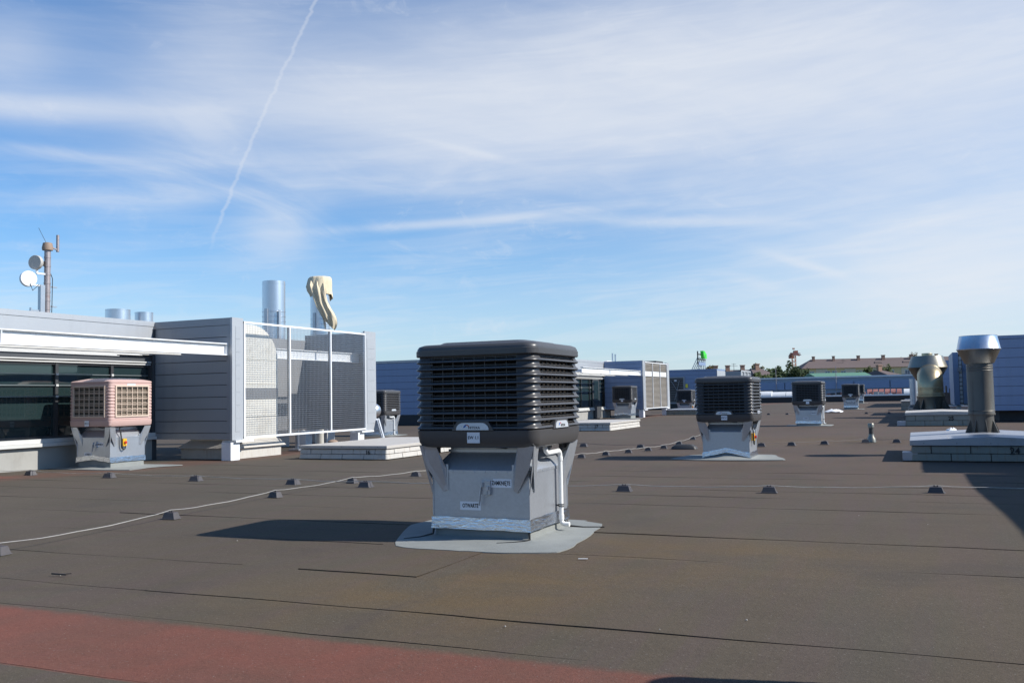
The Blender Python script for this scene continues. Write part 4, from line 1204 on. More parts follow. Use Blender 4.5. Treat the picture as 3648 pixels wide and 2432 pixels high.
a0 = on_y(3296, 1285, YR3); a1 = on_y(3392, 1282, YR3)
t = thing('plant_building', 'farther blue wall glimpsed behind the stack with the curved duct', 'building', (0, YR3, 0))
b = MB(); b.box(a0.x, a1.x + 8, .06, 20, 0, a0.z - .02); obj('wall', b, 'concrete', t)
panels(t, 'y', .055, a0.x, a1.x + 8, .3, a0.z, 9, 'blue_panel', -1, thick=.05)

# unseen building added beyond the right edge, placed to cast its shadow into view
t = thing('plant_building', 'unseen plant building added beyond the right edge to shade the roof there', 'building', (0, 0, 0))
b = MB(); b.box(4.75, 20, -9, 16.5, 0, 3.05); obj('wall', b, 'concrete', t)
b = MB(); b.box(4.70, 20, -9.02, 16.52, 3.052, 3.2); obj('coping', b, 'silver_panel', t)
mx = MB(); mx.box(0, .05, 0, 25.3, 0, .33); me = mx.mesh('wall_panel')
for k in range(8): obj('wall_panel', me, 'silver_panel', t, (4.699, -8.9, .35 + k * .335))
t = thing('plant_enclosure', 'unseen raised enclosure added beyond the right edge to shade the numbered curb 24', 'enclosure', (0, 16.6, 0))  # solid block out of view, put in to extend the cast shade
b = MB(); b.box(4.15, 6.4, .05, 3.3, .45, 3.05); obj('wall', b, 'grey_panel', t)
b = MB(); b.box(4.13, 6.42, .03, 3.32, 3.052, 3.2); obj('coping', b, 'silver_panel', t)
lm_ = MB().box(0, .2, 0, .2, 0, .449).mesh('leg')
for x_, y_ in ((4.3, .2), (6.0, 2.9), (4.3, 2.9)): obj('leg', lm_, 'white_paint', t, (x_, y_, 0))

# ------------------------------------------------------------------ numbered smoke-vent curbs
def curb(label, x0, x1, y0, y1, z, h, num=None, numx=.7, lid_mat='lid_light', ridge=0.0, mat='block_white', group='numbered roof curbs', lidh=.075, seed=0, numsz=.13):
    t = thing('roof_curb', label, 'roof curb', ((x0 + x1) / 2, (y0 + y1) / 2, z), 0, group)
    wx, wy = (x1 - x0) / 2, (y1 - y0) / 2; r_ = random.Random(seed)
    hb = h - lidh; sl_ = .03
    c = MB(); c.box(-wx + .045, wx - .045, -wy + .045, wy - .045, -.02, hb); obj('curb_core', c, 'mortar', t)
    rows = 2; rh = hb / rows
    for row in range(rows):
        z0 = row * rh; ins0 = sl_ * (1 - row / rows) ; 
        for side in range(4):
            L = (2 * wx if side % 2 == 0 else 2 * wy)
            nb = max(2, round(L / .62)); cuts = [0] + [(k + (.5 if row else 0)) / nb for k in range(0 if row else 1, nb)] + [1]
            for a, e in zip(cuts[:-1], cuts[1:]):
                if e - a < .02: continue
                u0 = -L / 2 + a * L + .006; u1 = -L / 2 + e * L - .006
                d0 = ins0 + r_.uniform(-.004, .006); d1 = ins0 - sl_ / rows + r_.uniform(-.004, .004)
                pts = []
                for zz, dd in ((z0 + .005, d0), (z0 + rh - .005, d1)):
                    w_ = wy if side % 2 == 0 else wx
                    for u, q in ((u0, -w_ - dd + .0), (u1, -w_ - dd), (u1, -w_ + .05), (u0, -w_ + .05)):
                        if a == 0 and u == u0: u -= dd * .5
                        if e == 1 and u == u1: u += dd * .5
                        pts.append((u, q, zz))
                bm_ = MB(); bm_.hexa(pts); rot = (0, pi / 2, pi, 3 * pi / 2)[side]
                bevel(obj('block', bm_, mat, t, rz=rot), .006, 1)
    o_ = .035; b = MB()
    prof = [(-wx - o_, hb + .006), (wx + o_, hb + .006), (wx + o_, h), (0, h + ridge), (-wx - o_, h)]
    if ridge == 0: prof = prof[:3] + [prof[4]]
    b.prism(prof, 'y', -wy - o_, wy + o_)
    ld = bevel(obj('lid', b, lid_mat, t), .008, 2)
    sc = MB()
    for k in range(5):
        x = -wx + .2 + k * (2 * wx - .4) / 4; sc.tube([(x, -wy - o_ - .004, hb + .05), (x, -wy - o_ + .001, hb + .05)], .008, 6)
    obj('screw_row', sc, 'dark_steel', ld)
    if num: obj('painted_number', text_mesh(num, numsz, .95, .003), 'ink', t, (-wx + numx * 2 * wx, -wy - .034, hb * .68), rot=FRONT)
    return t
curb('low white block curb painted 16, beside the mesh screen', -12.74, -10.50, 17.18, 21.1, 0, .30, '16', .80, seed=1)
curb('low white block curb painted 17, sunlit end wall', -12.45, -10.20, 32.1, 36.0, 0, .30, '17', .773, seed=2, numsz=.15)
curb('low shaded curb numbered 18 below the dark cooler by the yellow sign', -14.27, -11.6, 55.6, 59.6, 0, .33, '18', .9, lid_mat='lid_metal', mat='block_grime', seed=3)
curb('rust-streaked curb painted 24 carrying a gabled metal lid, under the tall stack', -.10, 2.45, 18.30, 21.6, 0, .37, '24', .645, lid_mat='lid_metal', ridge=.07, mat='block_grime', lidh=.10, seed=4, numsz=.17)
curb('rust-streaked curb painted 25 with pale gabled lid', -.34, 2.05, 35.48, 39.0, 0, .47, '25', .60, lid_mat='lid_light', ridge=.04, mat='block_grime', lidh=.10, seed=5, numsz=.19)
q = on_roof(3212, 1462)
curb('far small curb with bright lid left of the curved duct', q.x, q.x + 1.6, q.y, q.y + 3.2, 0, .60, None, lid_mat='lid_light', mat='block_grime', seed=6)
q = on_roof(3223, 1443)
curb('farthest dark curb behind the curb with the bright lid', q.x, q.x + 3.0, q.y + 3, q.y + 7.0, 0, .45, None, lid_mat='lid_metal', mat='block_grime', seed=7)
# plain plate lying beside curb 24 and curb 25
for k, (px, py, w_, d_) in enumerate(((3238, 1641, .26, .30), (3214, 1517, .40, .5))):
    q = on_roof(px, py); b = MB(); b.box(-w_, .0, 0, d_, 0, .16); bevel(tag(obj('metal_box', b, 'lid_metal', loc=(q.x + w_ * .6, q.y, 0)), ('small grey sheet-metal box at the left foot of the curb painted 24', 'low metal box against the left end of the curb painted 25')[k], 'box'), .01)

# ------------------------------------------------------------------ exhaust stacks
p = on_y(3497, 1470, 20.3); sx, sy = p.x, 20.3
Z = lambda py, px=3490: on_y(px, py, 20.3).z
t = thing('exhaust_stack', 'tall exhaust stack with a bright flared steel hat on curb 24', 'exhaust stack', (sx, sy, 0), 0, 'exhaust stacks on curbs')
k_ = 20.3 / 20.0
r0 = .232 * k_; rl = .212 * k_
zt, zw, zb = Z(1196, 3486), Z(1244, 3486), Z(1293, 3486)
b = MB(); b.lathe([(rl, .36), (rl, Z(1475))], 36); b.lathe([(r0 + .006, Z(1477)), (r0 + .010, Z(1474)), (r0, Z(1468)), (r0, zb - .0)], 36); obj('pipe', b.mesh('pipe', 40), 'stack_steel', t)
b = MB()
for py in (1303, 1312, 1321, 1464): b.lathe([(r0 + .001, Z(py)), (r0 + .007, Z(py) + .008), (r0 + .001, Z(py) + .016)], 36)
obj('rib', b.mesh('rib', 50), 'stack_steel', t)
b = MB(); b.lathe([(r0 + .015, zb - .01), (.262 * k_, zb), (.383 * k_, zw - .012), (.392 * k_, zw - .010)], 40, cap0=False, cap1=False); obj('hat_lower', b.mesh('hat_lower', 40), 'hat_weathered', t)
b = MB(); b.lathe([(.394 * k_, zw - .012), (.396 * k_, zw), (.385 * k_, zw + .01), (.335 * k_, zt - .004), (.340 * k_, zt), (.325 * k_, zt - .01), (.36 * k_, zw + .02)], 40, cap0=False, cap1=False); obj('hat_upper', b.mesh('hat_upper', 40), 'hat_steel', t)
fin = MB(); fin.prism([(rl - .01, .36), (rl + .13, .36), (rl - .01, .70)], 'y', -.006, .006); me = fin.mesh('fin')
for k in range(8): obj('fin', me, 'stack_steel', t, rz=k * pi / 4 + .25)
b = MB(); b.box(-.36, .36, -.36, .36, .30, .362); obj('base_plate', b, 'stack_steel', t)

Y5 = 47.6
Z5 = lambda px, py: on_y(px, py, Y5)
c0_ = Z5(3304, 1300); t = thing('exhaust_stack', 'weathered bronze stack with flared hat and a curved duct rising in front of it', 'exhaust stack', (c0_.x, Y5, 0), 0, 'exhaust stacks on curbs')
zt, zw, zb = Z5(3304, 1268).z, Z5(3304, 1308).z, Z5(3304, 1356).z
b = MB(); b.lathe([(.46, .4), (.46, zb + .02)], 32); obj('pipe', b.mesh('pipe', 40), 'hat_weathered', t)
b = MB(); b.lathe([(.50, zb), (.855, zw - .02), (.87, zw - .01), (.86, zw + .02), (.68, zt), (.66, zt - .01), (.8, zw + .05)], 40, cap0=False, cap1=False); obj('hat', b.mesh('hat', 35), 'hat_weathered', t)
zc = Z5(3304, 1258).z; b = MB(); b.lathe([(.2, zt - .25), (.24, zc - .03), (.23, zc), (.0, zc + .01)], 24); obj('cap', b.mesh('cap', 40), 'bronze_steel', t)
dx_ = Z5(3314, 1400).x - c0_.x
zr = Z5(3310, 1294).z
R_ = .54; zr -= .06; path = [(dx_, -1.55, .85), (dx_, -1.55, zr - R_ - .62)] + [(dx_, -1.55 + .62 * (1 - cos(radians(a))), zr - R_ - .62 + .62 * sin(radians(a))) for a in range(10, 91, 10)] + [(dx_, .0, zr - R_)]
b = MB(); b.tube(path, R_, 36); obj('curved_duct', b.mesh('curved_duct', 40), 'bronze_steel', t)
b = MB(); zf = Z5(3315, 1412).z
for z, rr_ in ((zf, .60), (zf + .09, .565), (1.30, .545), (zr - R_ - .66, .545)): b.lathe([(rr_ - .02, z), (rr_, z + .01), (rr_, z + .05), (rr_ - .02, z + .07)], 36, dx_, -1.55)
obj('flange', b.mesh('flange', 40), 'bronze_steel', t)
b = MB(); b.lathe([(.54, .40), (.545, zf - .25), (.60, zf)], 30, dx_, -1.55); obj('fan_housing', b.mesh('fan_housing', 40), 'hat_weathered', t)
fin = MB(); fin.prism([(.53, .40), (.80, .40), (.53, .92)], 'y', -.01, .01); me = fin.mesh('fin')
for k in range(8): obj('fin', me, 'stack_steel', t, (dx_, -1.55, 0), rz=k * pi / 4 + .2)
b = MB(); b.box(dx_ - .95, dx_ + 1.0, -2.5, .7, 0, .395); obj('base_plate', b, 'dark_steel', t)
q = Z5(3262, 1470)
b = MB(); b.box(-.20, .0, -.2, 1.6, 0, .20); 
p = on_y(3255, 1380, 58.0)
t2 = thing('exhaust_stack', 'slim pipe stack half hidden behind the bronze stack', 'exhaust stack', (p.x, 58.0, 0), 0, 'exhaust stacks on curbs')
b = MB(); b.lathe([(.22, 0), (.22, p.z + .5)], 20); obj('pipe', b.mesh('pipe', 40), 'galvanised', t2)
b = MB(); b.lathe([(.34, 0), (.34, .25), (.22, .4)], 20); obj('base_cone', b.mesh('base_cone', 40), 'stack_steel', t2)
# pipework and a dark motor behind, between the two stacks
p = on_roof(3392, 1462); t = thing('pump_unit', 'dark green pump frame and pipes between the two exhaust stacks', 'pump', (p.x, p.y, 0))
b = MB(); b.box(-.45, .35, -.2, .5, .35, 1.05); b.box(-.30, -.22, -.25, .5, 1.05, 1.45); b.box(.10, .20, -.25, .3, 1.05, 1.6); b.box(-.1, .05, -.22, .3, 1.05, 1.3); obj('motor', b, 'dark_steel', t)
b = MB(); b.tube([(.30, -.3, .05), (.30, -.3, 1.2), (.15, -.3, 1.4)], .05, 8); b.tube([(-.35, -.3, .25), (.9, -.3, .25)], .04, 8); obj('pipe', b.mesh('pipe', 60), 'galvanised', t)
b = MB(); b.box(-.7, 1.7, -.1, .6, 0, .22); obj('plinth', b, 'lid_metal', t)
lm_ = MB().box(0, .10, 0, .10, .22, .75).mesh('leg')
for x_ in (.6, 1.0, 1.4): obj('leg', lm_, 'galvanised', t, (x_, .1, 0))
b = MB(); b.box(.55, 1.6, .08, .2, .75, .82); obj('rail', b, 'galvanised', t)
# small roof vent with a cap
q = on_roof(3105, 1574); t = thing('vent_pipe', 'slim dark vent pipe with a pale cap standing alone by the far wire', 'vent pipe', (q.x, q.y, 0))
b = MB(); b.lathe([(.115, 0), (.105, .08), (.07, .14), (.062, .20)], 16); obj('collar', b.mesh('collar', 40), 'hat_weathered', t)
b = MB(); b.lathe([(.055, .15), (.055, .36)], 14); obj('pipe', b.mesh('pipe', 40), 'dark_steel', t)
b = MB(); b.lathe([(.074, .355), (.076, .45), (.066, .465), (0, .468)], 16); obj('cap', b.mesh('cap', 40), 'hat_weathered', t)

# ------------------------------------------------------------------ lightning conductors on little blocks
def m_holder():
    b = MB()
    b.loft([[(sx * a, sy * c, z) for sx, sy in ((-1, -1), (1, -1), (1, 1), (-1, 1))] for a, c, z in ((.100, .072, 0), (.096, .070, .008), (.088, .064, .010), (.066, .046, .072), (.060, .042, .075))])
    return bevel_mesh(b)
def bevel_mesh(b): return b.mesh('block')
def m_clip():
    b = MB(); b.box(-.026, -.010, -.014, .014, .074, .092); b.box(.010, .026, -.014, .014, .074, .092); b.box(-.026, .026, -.008, .008, .0745, .079); return b.mesh('clip')
def conductor(label, hlabel, pts, group, along='x', ends=True, seed=0, wr=.0045, wm='alu_wire'):
    r_ = random.Random(seed); path = []
    for i, (x, y) in enumerate(pts):
        z = roofz(y)
        t = thing('conductor_holder', hlabel, 'conductor holder', (x, y, z + .006), r_.uniform(-.12, .12), group)
        if along == 'y': t.scale = (.82, .82, .9)
        obj('block', cached('holder', m_holder), 'holder_plastic', t); obj('clip', cached('clip', m_clip), 'holder_plastic', t)
    allp = list(pts)
    if ends:
        a, c = Vector(pts[0]), Vector(pts[1]); s0 = a + (a - c) * .9
        a2, c2_ = Vector(pts[-1]), Vector(pts[-2]); s1 = a2 + (a2 - c2_) * .9
        allp = [tuple(s0)] + allp + [tuple(s1)]
    for i in range(len(allp) - 1):
        a, c = Vector(allp[i]), Vector(allp[i + 1]); n = 10; L = (c - a).length; sag = min(.045, .010 * L + .008) * r_.uniform(.8, 1.15); off = r_.uniform(-.012, .012)
        for k in range(n):
            u = k / n; q = a.lerp(c, u); d = (c - a).normalized(); w_ = off * sin(pi * u) + .003 * sin(2 * pi * u * 2 + i)
            path.append((q.x - d.y * w_, q.y + d.x * w_, roofz(q.y) + .006 + .088 - sag * sin(pi * u) ** .8 + .003 * sin(u * 17 + i)))
    q = allp[-1]; path.append((q[0], q[1], roofz(q[1]) + .09))
    b = MB(); b.tube(path, wr, 6)
    tag(obj('conductor_wire', b.mesh('conductor_wire', 60), wm), label, 'wire')
conductor('pale lightning-conductor wire crossing the roof behind the big cooler', 'grey trapezoid holder block under the wire crossing behind the big cooler',
          [(-14.86, 11.97), (-12.73, 11.79), (-10.61, 11.56), (-8.55, 11.34), (-7.19, 11.2), (-5.35, 11.35), (-3.5, 11.56), (-1.72, 11.86), (.18, 12.41), (2.0, 12.8)], 'holders on the crossing wire', 'x', True, 1)
conductor('pale lightning-conductor wire running away from the camera past the big cooler', 'grey trapezoid holder block under the wire running lengthwise past the big cooler',
          [(-6.86, 5.24), (-7.13, 7.41), (-7.42, 9.48), (-7.85, 11.86), (-7.66, 13.46), (-7.1, 15.9), (-6.42, 18.22), (-6.17, 19.1), (-5.91, 19.92), (-5.67, 20.69), (-5.53, 21.58), (-5.59, 23.38), (-5.78, 25.83)], 'holders on the lengthwise wire', 'y', True, 2)
conductor('thin dark-looking conductor wire crossing the roof behind the EW 2.1 cooler', 'small dark holder block under the far wire by the slim vent pipe',
          [(-9.6, 22.5), (-7.75, 22.18), (-6.14, 21.73), (-4.93, 21.73), (-3.42, 22.59), (-2.77, 22.99), (-2.07, 23.57), (-1.18, 24.36), (-.47, 24.43), (.4, 24.6)], 'holders on the far wire', 'x', False, 3, .005, 'dark_wire')
q0 = [on_roof(2716, 1473), on_roof(2736, 1472.5), on_roof(2768, 1472), on_roof(2832, 1471), on_roof(3105, 1464.5), on_roof(3178, 1463)]
conductor('farthest thin conductor wire beyond the stickered black cooler', 'tiny dark holder block on the farthest wire',
          [(q.x, 53.5 + .05 * i) for i, q in enumerate(q0)], 'holders on the farthest wire', 'x', False, 4, .005, 'dark_wire')
# roof drain by the wires
q = on_roof(2438, 1598); b = MB()
b.loft([[(x, y, z) for x, y in rrect(h_, .05, 3, h_ * .45)] for h_, z in ((.30, 0), (.28, .05), (.20, .10), (.05, .11))]); tag(obj('drain_cover', b.mesh('drain_cover', 35), 'dark_steel', loc=(q.x, q.y, 0)), 'low rusty drain cover where the two far wires cross', 'drain')

# ------------------------------------------------------------------ litter
def rag(label, q, sx_, sy_, hz_, seed):
    r_ = random.Random(seed); b = MB(); n = 14; rings = []
    for f_, z in ((1, .004), (.95, .03), (.6, .075), (.25, .10)):
        rings.append([(sx_ * f_ * cos(2 * pi * i / n) * r_.uniform(.7, 1.1), sy_ * f_ * sin(2 * pi * i / n) * r_.uniform(.7, 1.1), z * hz_ * r_.uniform(.6, 1.3)) for i in range(n)])
    b.loft(rings); tag(obj('plastic_scrap', b.mesh('plastic_scrap', 50), 'bag_white', loc=(q.x, q.y, roofz(q.y))), label, 'litter')
rag('crumpled white plastic lying right of the stickered cooler', on_roof(2972, 1468.5), .62, .75, 2.0, 1)
rag('crumpled white bag on the roof between curbs 24 and 25', on_roof(3390, 1544), .20, .28, 1.5, 2)
b = MB(); b.box(-.02, .02, -.004, .004, 0, .006); b.box(.03, .05, -.012, .004, 0, .004)
q = on_roof(2077, 1994); tag(obj('paper_scrap', MB().box(-.035, .035, -.006, .006, 0, .003), 'bag_white', loc=(q.x, q.y, roofz(q.y) + .009), rz=.3), 'tiny white scrap on the felt in front of the grey apron', 'litter')
for k, (px, py) in enumerate(((1800, 2235), (2350, 2246), (2660, 2212), (3305, 1870), (2535, 1706), (845, 1928), (215, 2052), (3060, 1838))):
    q = on_roof(px, py); r_ = random.Random(k); s_ = r_.uniform(.003, .0048)
    b = MB(); b.lathe([(s_, 0), (s_ * .9, s_), (s_ * .2, s_ * 1.4)], 7); tag(obj('pale_pebble', b, 'lid_light', loc=(q.x, q.y, roofz(q.y) + .006)), 'tiny pale pebble lying loose on the roof felt', 'pebble', 'pebbles on the felt')
q = on_roof(210, 2055); b = MB(); b.bar((-.07, 0, .012), (.05, .02, .008), .012); b.bar((.0, .01, .01), (.09, .03, .016), .006); tag(obj('twig', b, 'bark', loc=(q.x, q.y, .11)), 'small dark twig on the felt above the red band', 'twig')

# ------------------------------------------------------------------ far edge of the roof
a = thing('roof_parapet', 'low black parapet with a white coping along the far roof edge', 'parapet', (0, 111.0, 0))
b = MB(); b.box(-62, 46, 0, .4, 0, .62); obj('upstand', b, 'black_band', a)
b = MB(); b.box(-62, 46, -.1, .5, .62, .78); obj('coping', b, 'white_foil', a)
# barrel rooflights on the next roof
def barrel(label, px0, px1, py_top, Y, r, n_seg, mat, group):
    l_ = on_y(px0, py_top, Y); r__ = on_y(px1, py_top, Y); L = r__.x - l_.x
    t = thing('barrel_rooflight', label, 'rooflight', (l_.x, Y, l_.z - r), 0, group)
    for k in range(n_seg):
        b = MB(); pr = [(r * cos(radians(a_)) * 1.5, r * sin(radians(a_))) for a_ in range(0, 181, 15)]
        b.prism(pr, 'x', k * L / n_seg + .03, (k + 1) * L / n_seg - .03); obj('glazing_bay', b.mesh('glazing_bay', 30), mat, t)
    b = MB(); b.box(-.1, L + .1, -r * 1.6, r * 1.6, -l_.z + r - .5, -.002); obj('curb', b, 'black_band', t)
    b = MB(); b.box(-.15, L + .15, -r * 1.7, -r * 1.601, -.14, .05); obj('edge_rail', b, 'white_paint', t)
barrel('white barrel-vaulted rooflight row beyond the far parapet, left stretch', 2560, 2752, 1397, 124, .75, 5, 'white_dome', 'far barrel rooflights')
barrel('white barrel-vaulted rooflight row just left of the stickered cooler', 2754, 2900, 1396, 122, .85, 3, 'white_dome', 'far barrel rooflights')
barrel('short white barrel rooflight beside the weathered bronze stack', 3219, 3330, 1384, 122, .75, 2, 'white_dome', 'far barrel rooflights')
l_ = on_y(3088, 1386, 126.0); r__ = on_y(3214, 1384, 126.0)
t = thing('red_rooflight', 'faded red sheeted vault between dark ribs beyond the far parapet', 'rooflight', (l_.x, 126, 0)); L = r__.x - l_.x
for k in range(6):
    b = MB(); b.prism([(1.2 * cos(radians(a_)), l_.z - .8 + .8 * sin(radians(a_))) for a_ in range(0, 181, 20)], 'x', k * L / 6 + .08, (k + 1) * L / 6 - .08); obj('sheet', b.mesh('sheet', 30), 'red_tarp', t)
b = MB(); b.box(-.1, L + .1, -1.25, 1.25, -1.5, l_.z - .802); obj('curb', b, 'dark_steel', t)
b = MB(); r_ = random.Random(5)
cl = on_y(2940, 1395, 124.0); cr = on_y(3215, 1400, 124.0)
for k in range(26):
    x = cl.x + (cr.x - cl.x) * k / 26; h_ = r_.uniform(.1, .55); tag(obj('roof_clutter', MB().box(-r_.uniform(.1, .4), r_.uniform(.1, .5), -.3, .3, 0, h_ + .6), r_.choice(['white_foil', 'dark_steel', 'lid_light', 'red_tarp', 'dark_steel']), loc=(x, 118 + r_.uniform(-2, 3), -.05)), 'small box of plant among the clutter beyond the far parapet', 'plant box', 'clutter beyond the parapet')
nr = MB(); nr.box(-70, 60, 112.7, 168, -1.5, -.06); structure(obj('next_roof', nr, 'far_roof_dark' if 'far_roof_dark' in MATS else 'black_band'))
# long clad wall behind
wl = thing('clad_wall', 'long low blue-grey clad wall with white coping stretching behind the far rooflights', 'wall', (0, 150, 0))
a0 = on_y(2700, 1349, 150.0); a1 = on_y(3260, 1331, 150.0); zb_ = on_y(2900, 1384, 150).z
b = MB(); b.box(a0.x - 40, a1.x + 60, 0, 3, -.2, a0.z - .12); obj('cladding', b, 'far_cladding', wl)
b = MB(); b.box(a0.x - 40, a1.x + 60, -.15, 3.1, a0.z - .118, a0.z + .10); obj('coping', b, 'white_paint', wl)
b = MB()
for k in range(16): b.box(a0.x - 6 + k * 5.1, a0.x - 6 + k * 5.1 + 4.95, -.25, -.01, zb_ - .1, zb_ + 1.05)
obj('lower_panel_row', b, 'blue_panel', wl)
for px in (2766, 2980):
    q = on_y(px, 1385, 149.6); b = MB(); b.tube([(q.x, 149.6, -.1), (q.x, 149.6, q.z + 3.5)], .05, 6); tag(obj('lightning_rod', b, 'mast_steel'), 'thin lightning rod standing before the long clad wall', 'rod', 'lightning rods by the clad wall')

# ------------------------------------------------------------------ town beyond
DN = 300.0
hd = YAW
def frame(px, py, depth, turn=0):
    q = far(px, py, depth); return q, hd + turn
# apartment block
q, rz = frame(2862, 1312, DN, radians(-4))
t = thing('apartment_block', 'long yellow apartment block with brown hipped roof and dark balconies', 'building', (q.x, q.y, -9), rz)
eave = q.z + 9; L = 56.0; D = 12.0
b = MB(); b.box(0, L, 0, D, 0, eave); obj('wall', b, 'cream_wall', t)
rh = 3.1
b = MB(); b.add([(-.7, -.8, eave - .1), (L + .7, -.8, eave - .1), (L + .7, D + .8, eave - .1), (-.7, D + .8, eave - .1), (4.0, D / 2, eave + rh), (L - 4, D / 2, eave + rh)], [(0, 1, 5, 4), (1, 2, 5), (2, 3, 4, 5), (3, 0, 4), (0, 3, 2, 1)])
rf = obj('roof', b, 'brown_roof', t)
for x_, s_ in ((4.5, .8), (11, .7), (19, .9), (27.0, 1.0), (36, .9), (44, .8), (51, .8)):
    b = MB(); b.box(x_ - s_ / 2, x_ + s_ / 2, D * .36, D * .36 + .8, eave + rh * .6, eave + rh + .75); b.box(x_ - s_ / 2 - .12, x_ + s_ / 2 + .12, D * .36 - .1, D * .36 + .9, eave + rh + .752, eave + rh + .9); obj('chimney', b, 'brick_chimney', rf)
for x_ in (24.5, 33.5):
    b = MB(); b.hexa([(x_ - 1.4, 1.8, eave + 1.0), (x_ + 1.4, 1.8, eave + 1.0), (x_ + 1.2, 3.4, eave + 1.2), (x_ - 1.2, 3.4, eave + 1.2), (x_ - .9, 2.0, eave + 1.65), (x_ + .9, 2.0, eave + 1.65), (x_ + .9, 3.4, eave + 1.85), (x_ - .9, 3.4, eave + 1.85)]); obj('dormer', b, 'brown_roof', rf)
for k in range(6):
    b = MB(); x_ = 4 + k * 9.0; b.box(x_, x_ + 3.6, -.12, -.002, 0, eave - .25); obj('wall_panel', b, 'cream_wall_pale', t)
win = MB(); win.box(-.8, .8, -.17, -.004, 0, 1.45); wme = win.mesh('window'); wg = MB(); wg.box(-.70, -.05, -.19, -.171, .1, 1.35); wg.box(.05, .70, -.19, -.171, .1, 1.35); wgm = wg.mesh('pane')
bal = MB(); bal.box(-2.1, 2.1, -1.3, -.2, 0, 1.05); bme = bal.mesh('balcony')
for fl in range(4):
    z_ = eave - 2.55 - fl * 2.9
    for k in range(11):
        x_ = 2.6 + k * 5.05
        w_ = obj('window', wme, 'window_white', t, (x_, 0, z_)); obj('pane', wgm, 'far_glass', w_)
        if k % 2 == 0 or k == 5: obj('balcony', bme, 'brown_balcony', t, (x_ + .3, -.02, z_ - 1.05))
        else:
            w_ = obj('window', wme, 'window_white', t, (x_ + 2.2, -.0, z_)); obj('pane', wgm, 'far_glass', w_)
# village houses
def house(label, px, py_ridge, py_eave, w_px, depth, turn, chim, hip=True):
    e0 = far(px - w_px / 2, py_eave, depth); L = w_px / F * depth; rh = (py_eave - py_ridge) / F * depth
    t = thing('house', label, 'house', (e0.x, e0.y, -9), hd + turn, 'houses with red-brown roofs'); z = e0.z + 9; D = 9
    b = MB(); b.box(.3, L - .3, .3, D - .3, 0, z); obj('wall', b, 'cream_wall_pale', t)
    h_ = L * .25 if hip else 0
    b = MB(); b.add([(-.3, -.3, z - .05), (L + .3, -.3, z - .05), (L + .3, D + .3, z - .05), (-.3, D + .3, z - .05), (h_, D / 2, z + rh), (L - h_, D / 2, z + rh)], [(0, 1, 5, 4), (1, 2, 5), (2, 3, 4, 5), (3, 0, 4), (0, 3, 2, 1)])
    rf = obj('roof', b, 'brown_roof', t)
    for c in chim:
        b = MB(); b.box(L * c - .45, L * c + .45, D * .4, D * .4 + .7, z + rh * .4, z + rh + .9); b.box(L * c - .55, L * c + .55, D * .4 - .1, D * .4 + .8, z + rh + .902, z + rh + 1.1); obj('chimney', b, 'brick_chimney', rf)
    for k in range(3):
        b = MB(); x_ = L * (k + .5) / 3; b.box(x_ - .6, x_ + .6, .2, .295, z - 2.0, z - .7); obj('window', b, 'far_glass', t)
    return t
house('low red-brown roof with brick chimneys behind the far enclosure', 2640, 1317, 1345, 180, 210, 0, (.08, .32, .62))
house('red-brown hipped house roof among the dark trees', 2730, 1311, 1338, 80, 200, .2, (.5,))
house('small grey gable with brown roof in front of the apartment block', 3190, 1316, 1334, 52, 190, .3, (.35,))
q, rz = frame(2905, 1342, 180); b = MB(); b.prism([(0, 9), (4, 9), (4, 10.6), (2, 11.0), (0, 10.6)], 'y', 0, 4)
b = MB(); q2 = far(3105, 1331, 180); Lg = 205 / F * 180; b.box(0, Lg, 0, 8, 0, q.z + 9.0); b.hexa([(0, 0, q.z + 9), (Lg, 0, q.z + 9), (Lg, 8, q.z + 9), (0, 8, q.z + 9), (0, 4, q.z + 9.8), (Lg, 4, q.z + 9.8), (Lg, 4.2, q.z + 9.8), (0, 4.2, q.z + 9.8)])
tag(obj('shed', b, 'green_roof', loc=(q.x, q.y, -9), rz=rz), 'low green-roofed shed peeping over the long clad wall', 'shed')

# tower crane
q = far(2830, 1330, 360); t = thing('tower_crane', 'orange-red tower crane standing above the trees', 'crane', (q.x, q.y, -9), hd)
s_ = 360 / F; zj = far(2830, 1264, 360).z + 9; zt = far(2830, 1239, 360).z + 9; w_ = .75
def lattice(b, a, c, w, n, r):
    a = Vector(a); c = Vector(c); d = (c - a).normalized(); up = Vector((0, 1, 0)); rr = d.cross(up).normalized(); uu = rr.cross(d)
    cs = [rr * w + uu * w, rr * w - uu * w, -rr * w - uu * w, -rr * w + uu * w]
    for o in cs: b.bar(a + o, c + o, r)
    for k in range(n):
        p0, p1 = a.lerp(c, k / n), a.lerp(c, (k + 1) / n)
        for i in range(4): b.bar(p0 + cs[i], p1 + cs[(i + 1) % 4], r * .7)
b = MB(); lattice(b, (0, 0, 0), (0, 0, zj), .62, 16, .17); obj('tower', b, 'orange_steel', t)
b = MB(); b.box(.0, 1.5, -.8, .8, zj - .2, zj + 1.7); b.box(-1.3, .0, -.5, .5, zj + .2, zj + .9); obj('cab', b, 'red_steel', t)
b = MB(); lattice(b, (0, 0, zj + 2.2), (0, 0, zt), .30, 4, .12); obj('head_mast', b, 'orange_steel', t)
b = MB(); lattice(b, (-.5, -1, zj + .6), (-2.6, -16, zj - .5), .35, 8, .16); obj('jib', b, 'red_steel', t)
b = MB(); b.box(.6, 1.9, 2, 8, zj + .2, zj + .7); b.box(.4, 2.1, 6.5, 8.2, zj - 1.1, zj + .2); obj('counter_jib', b, 'red_steel', t)

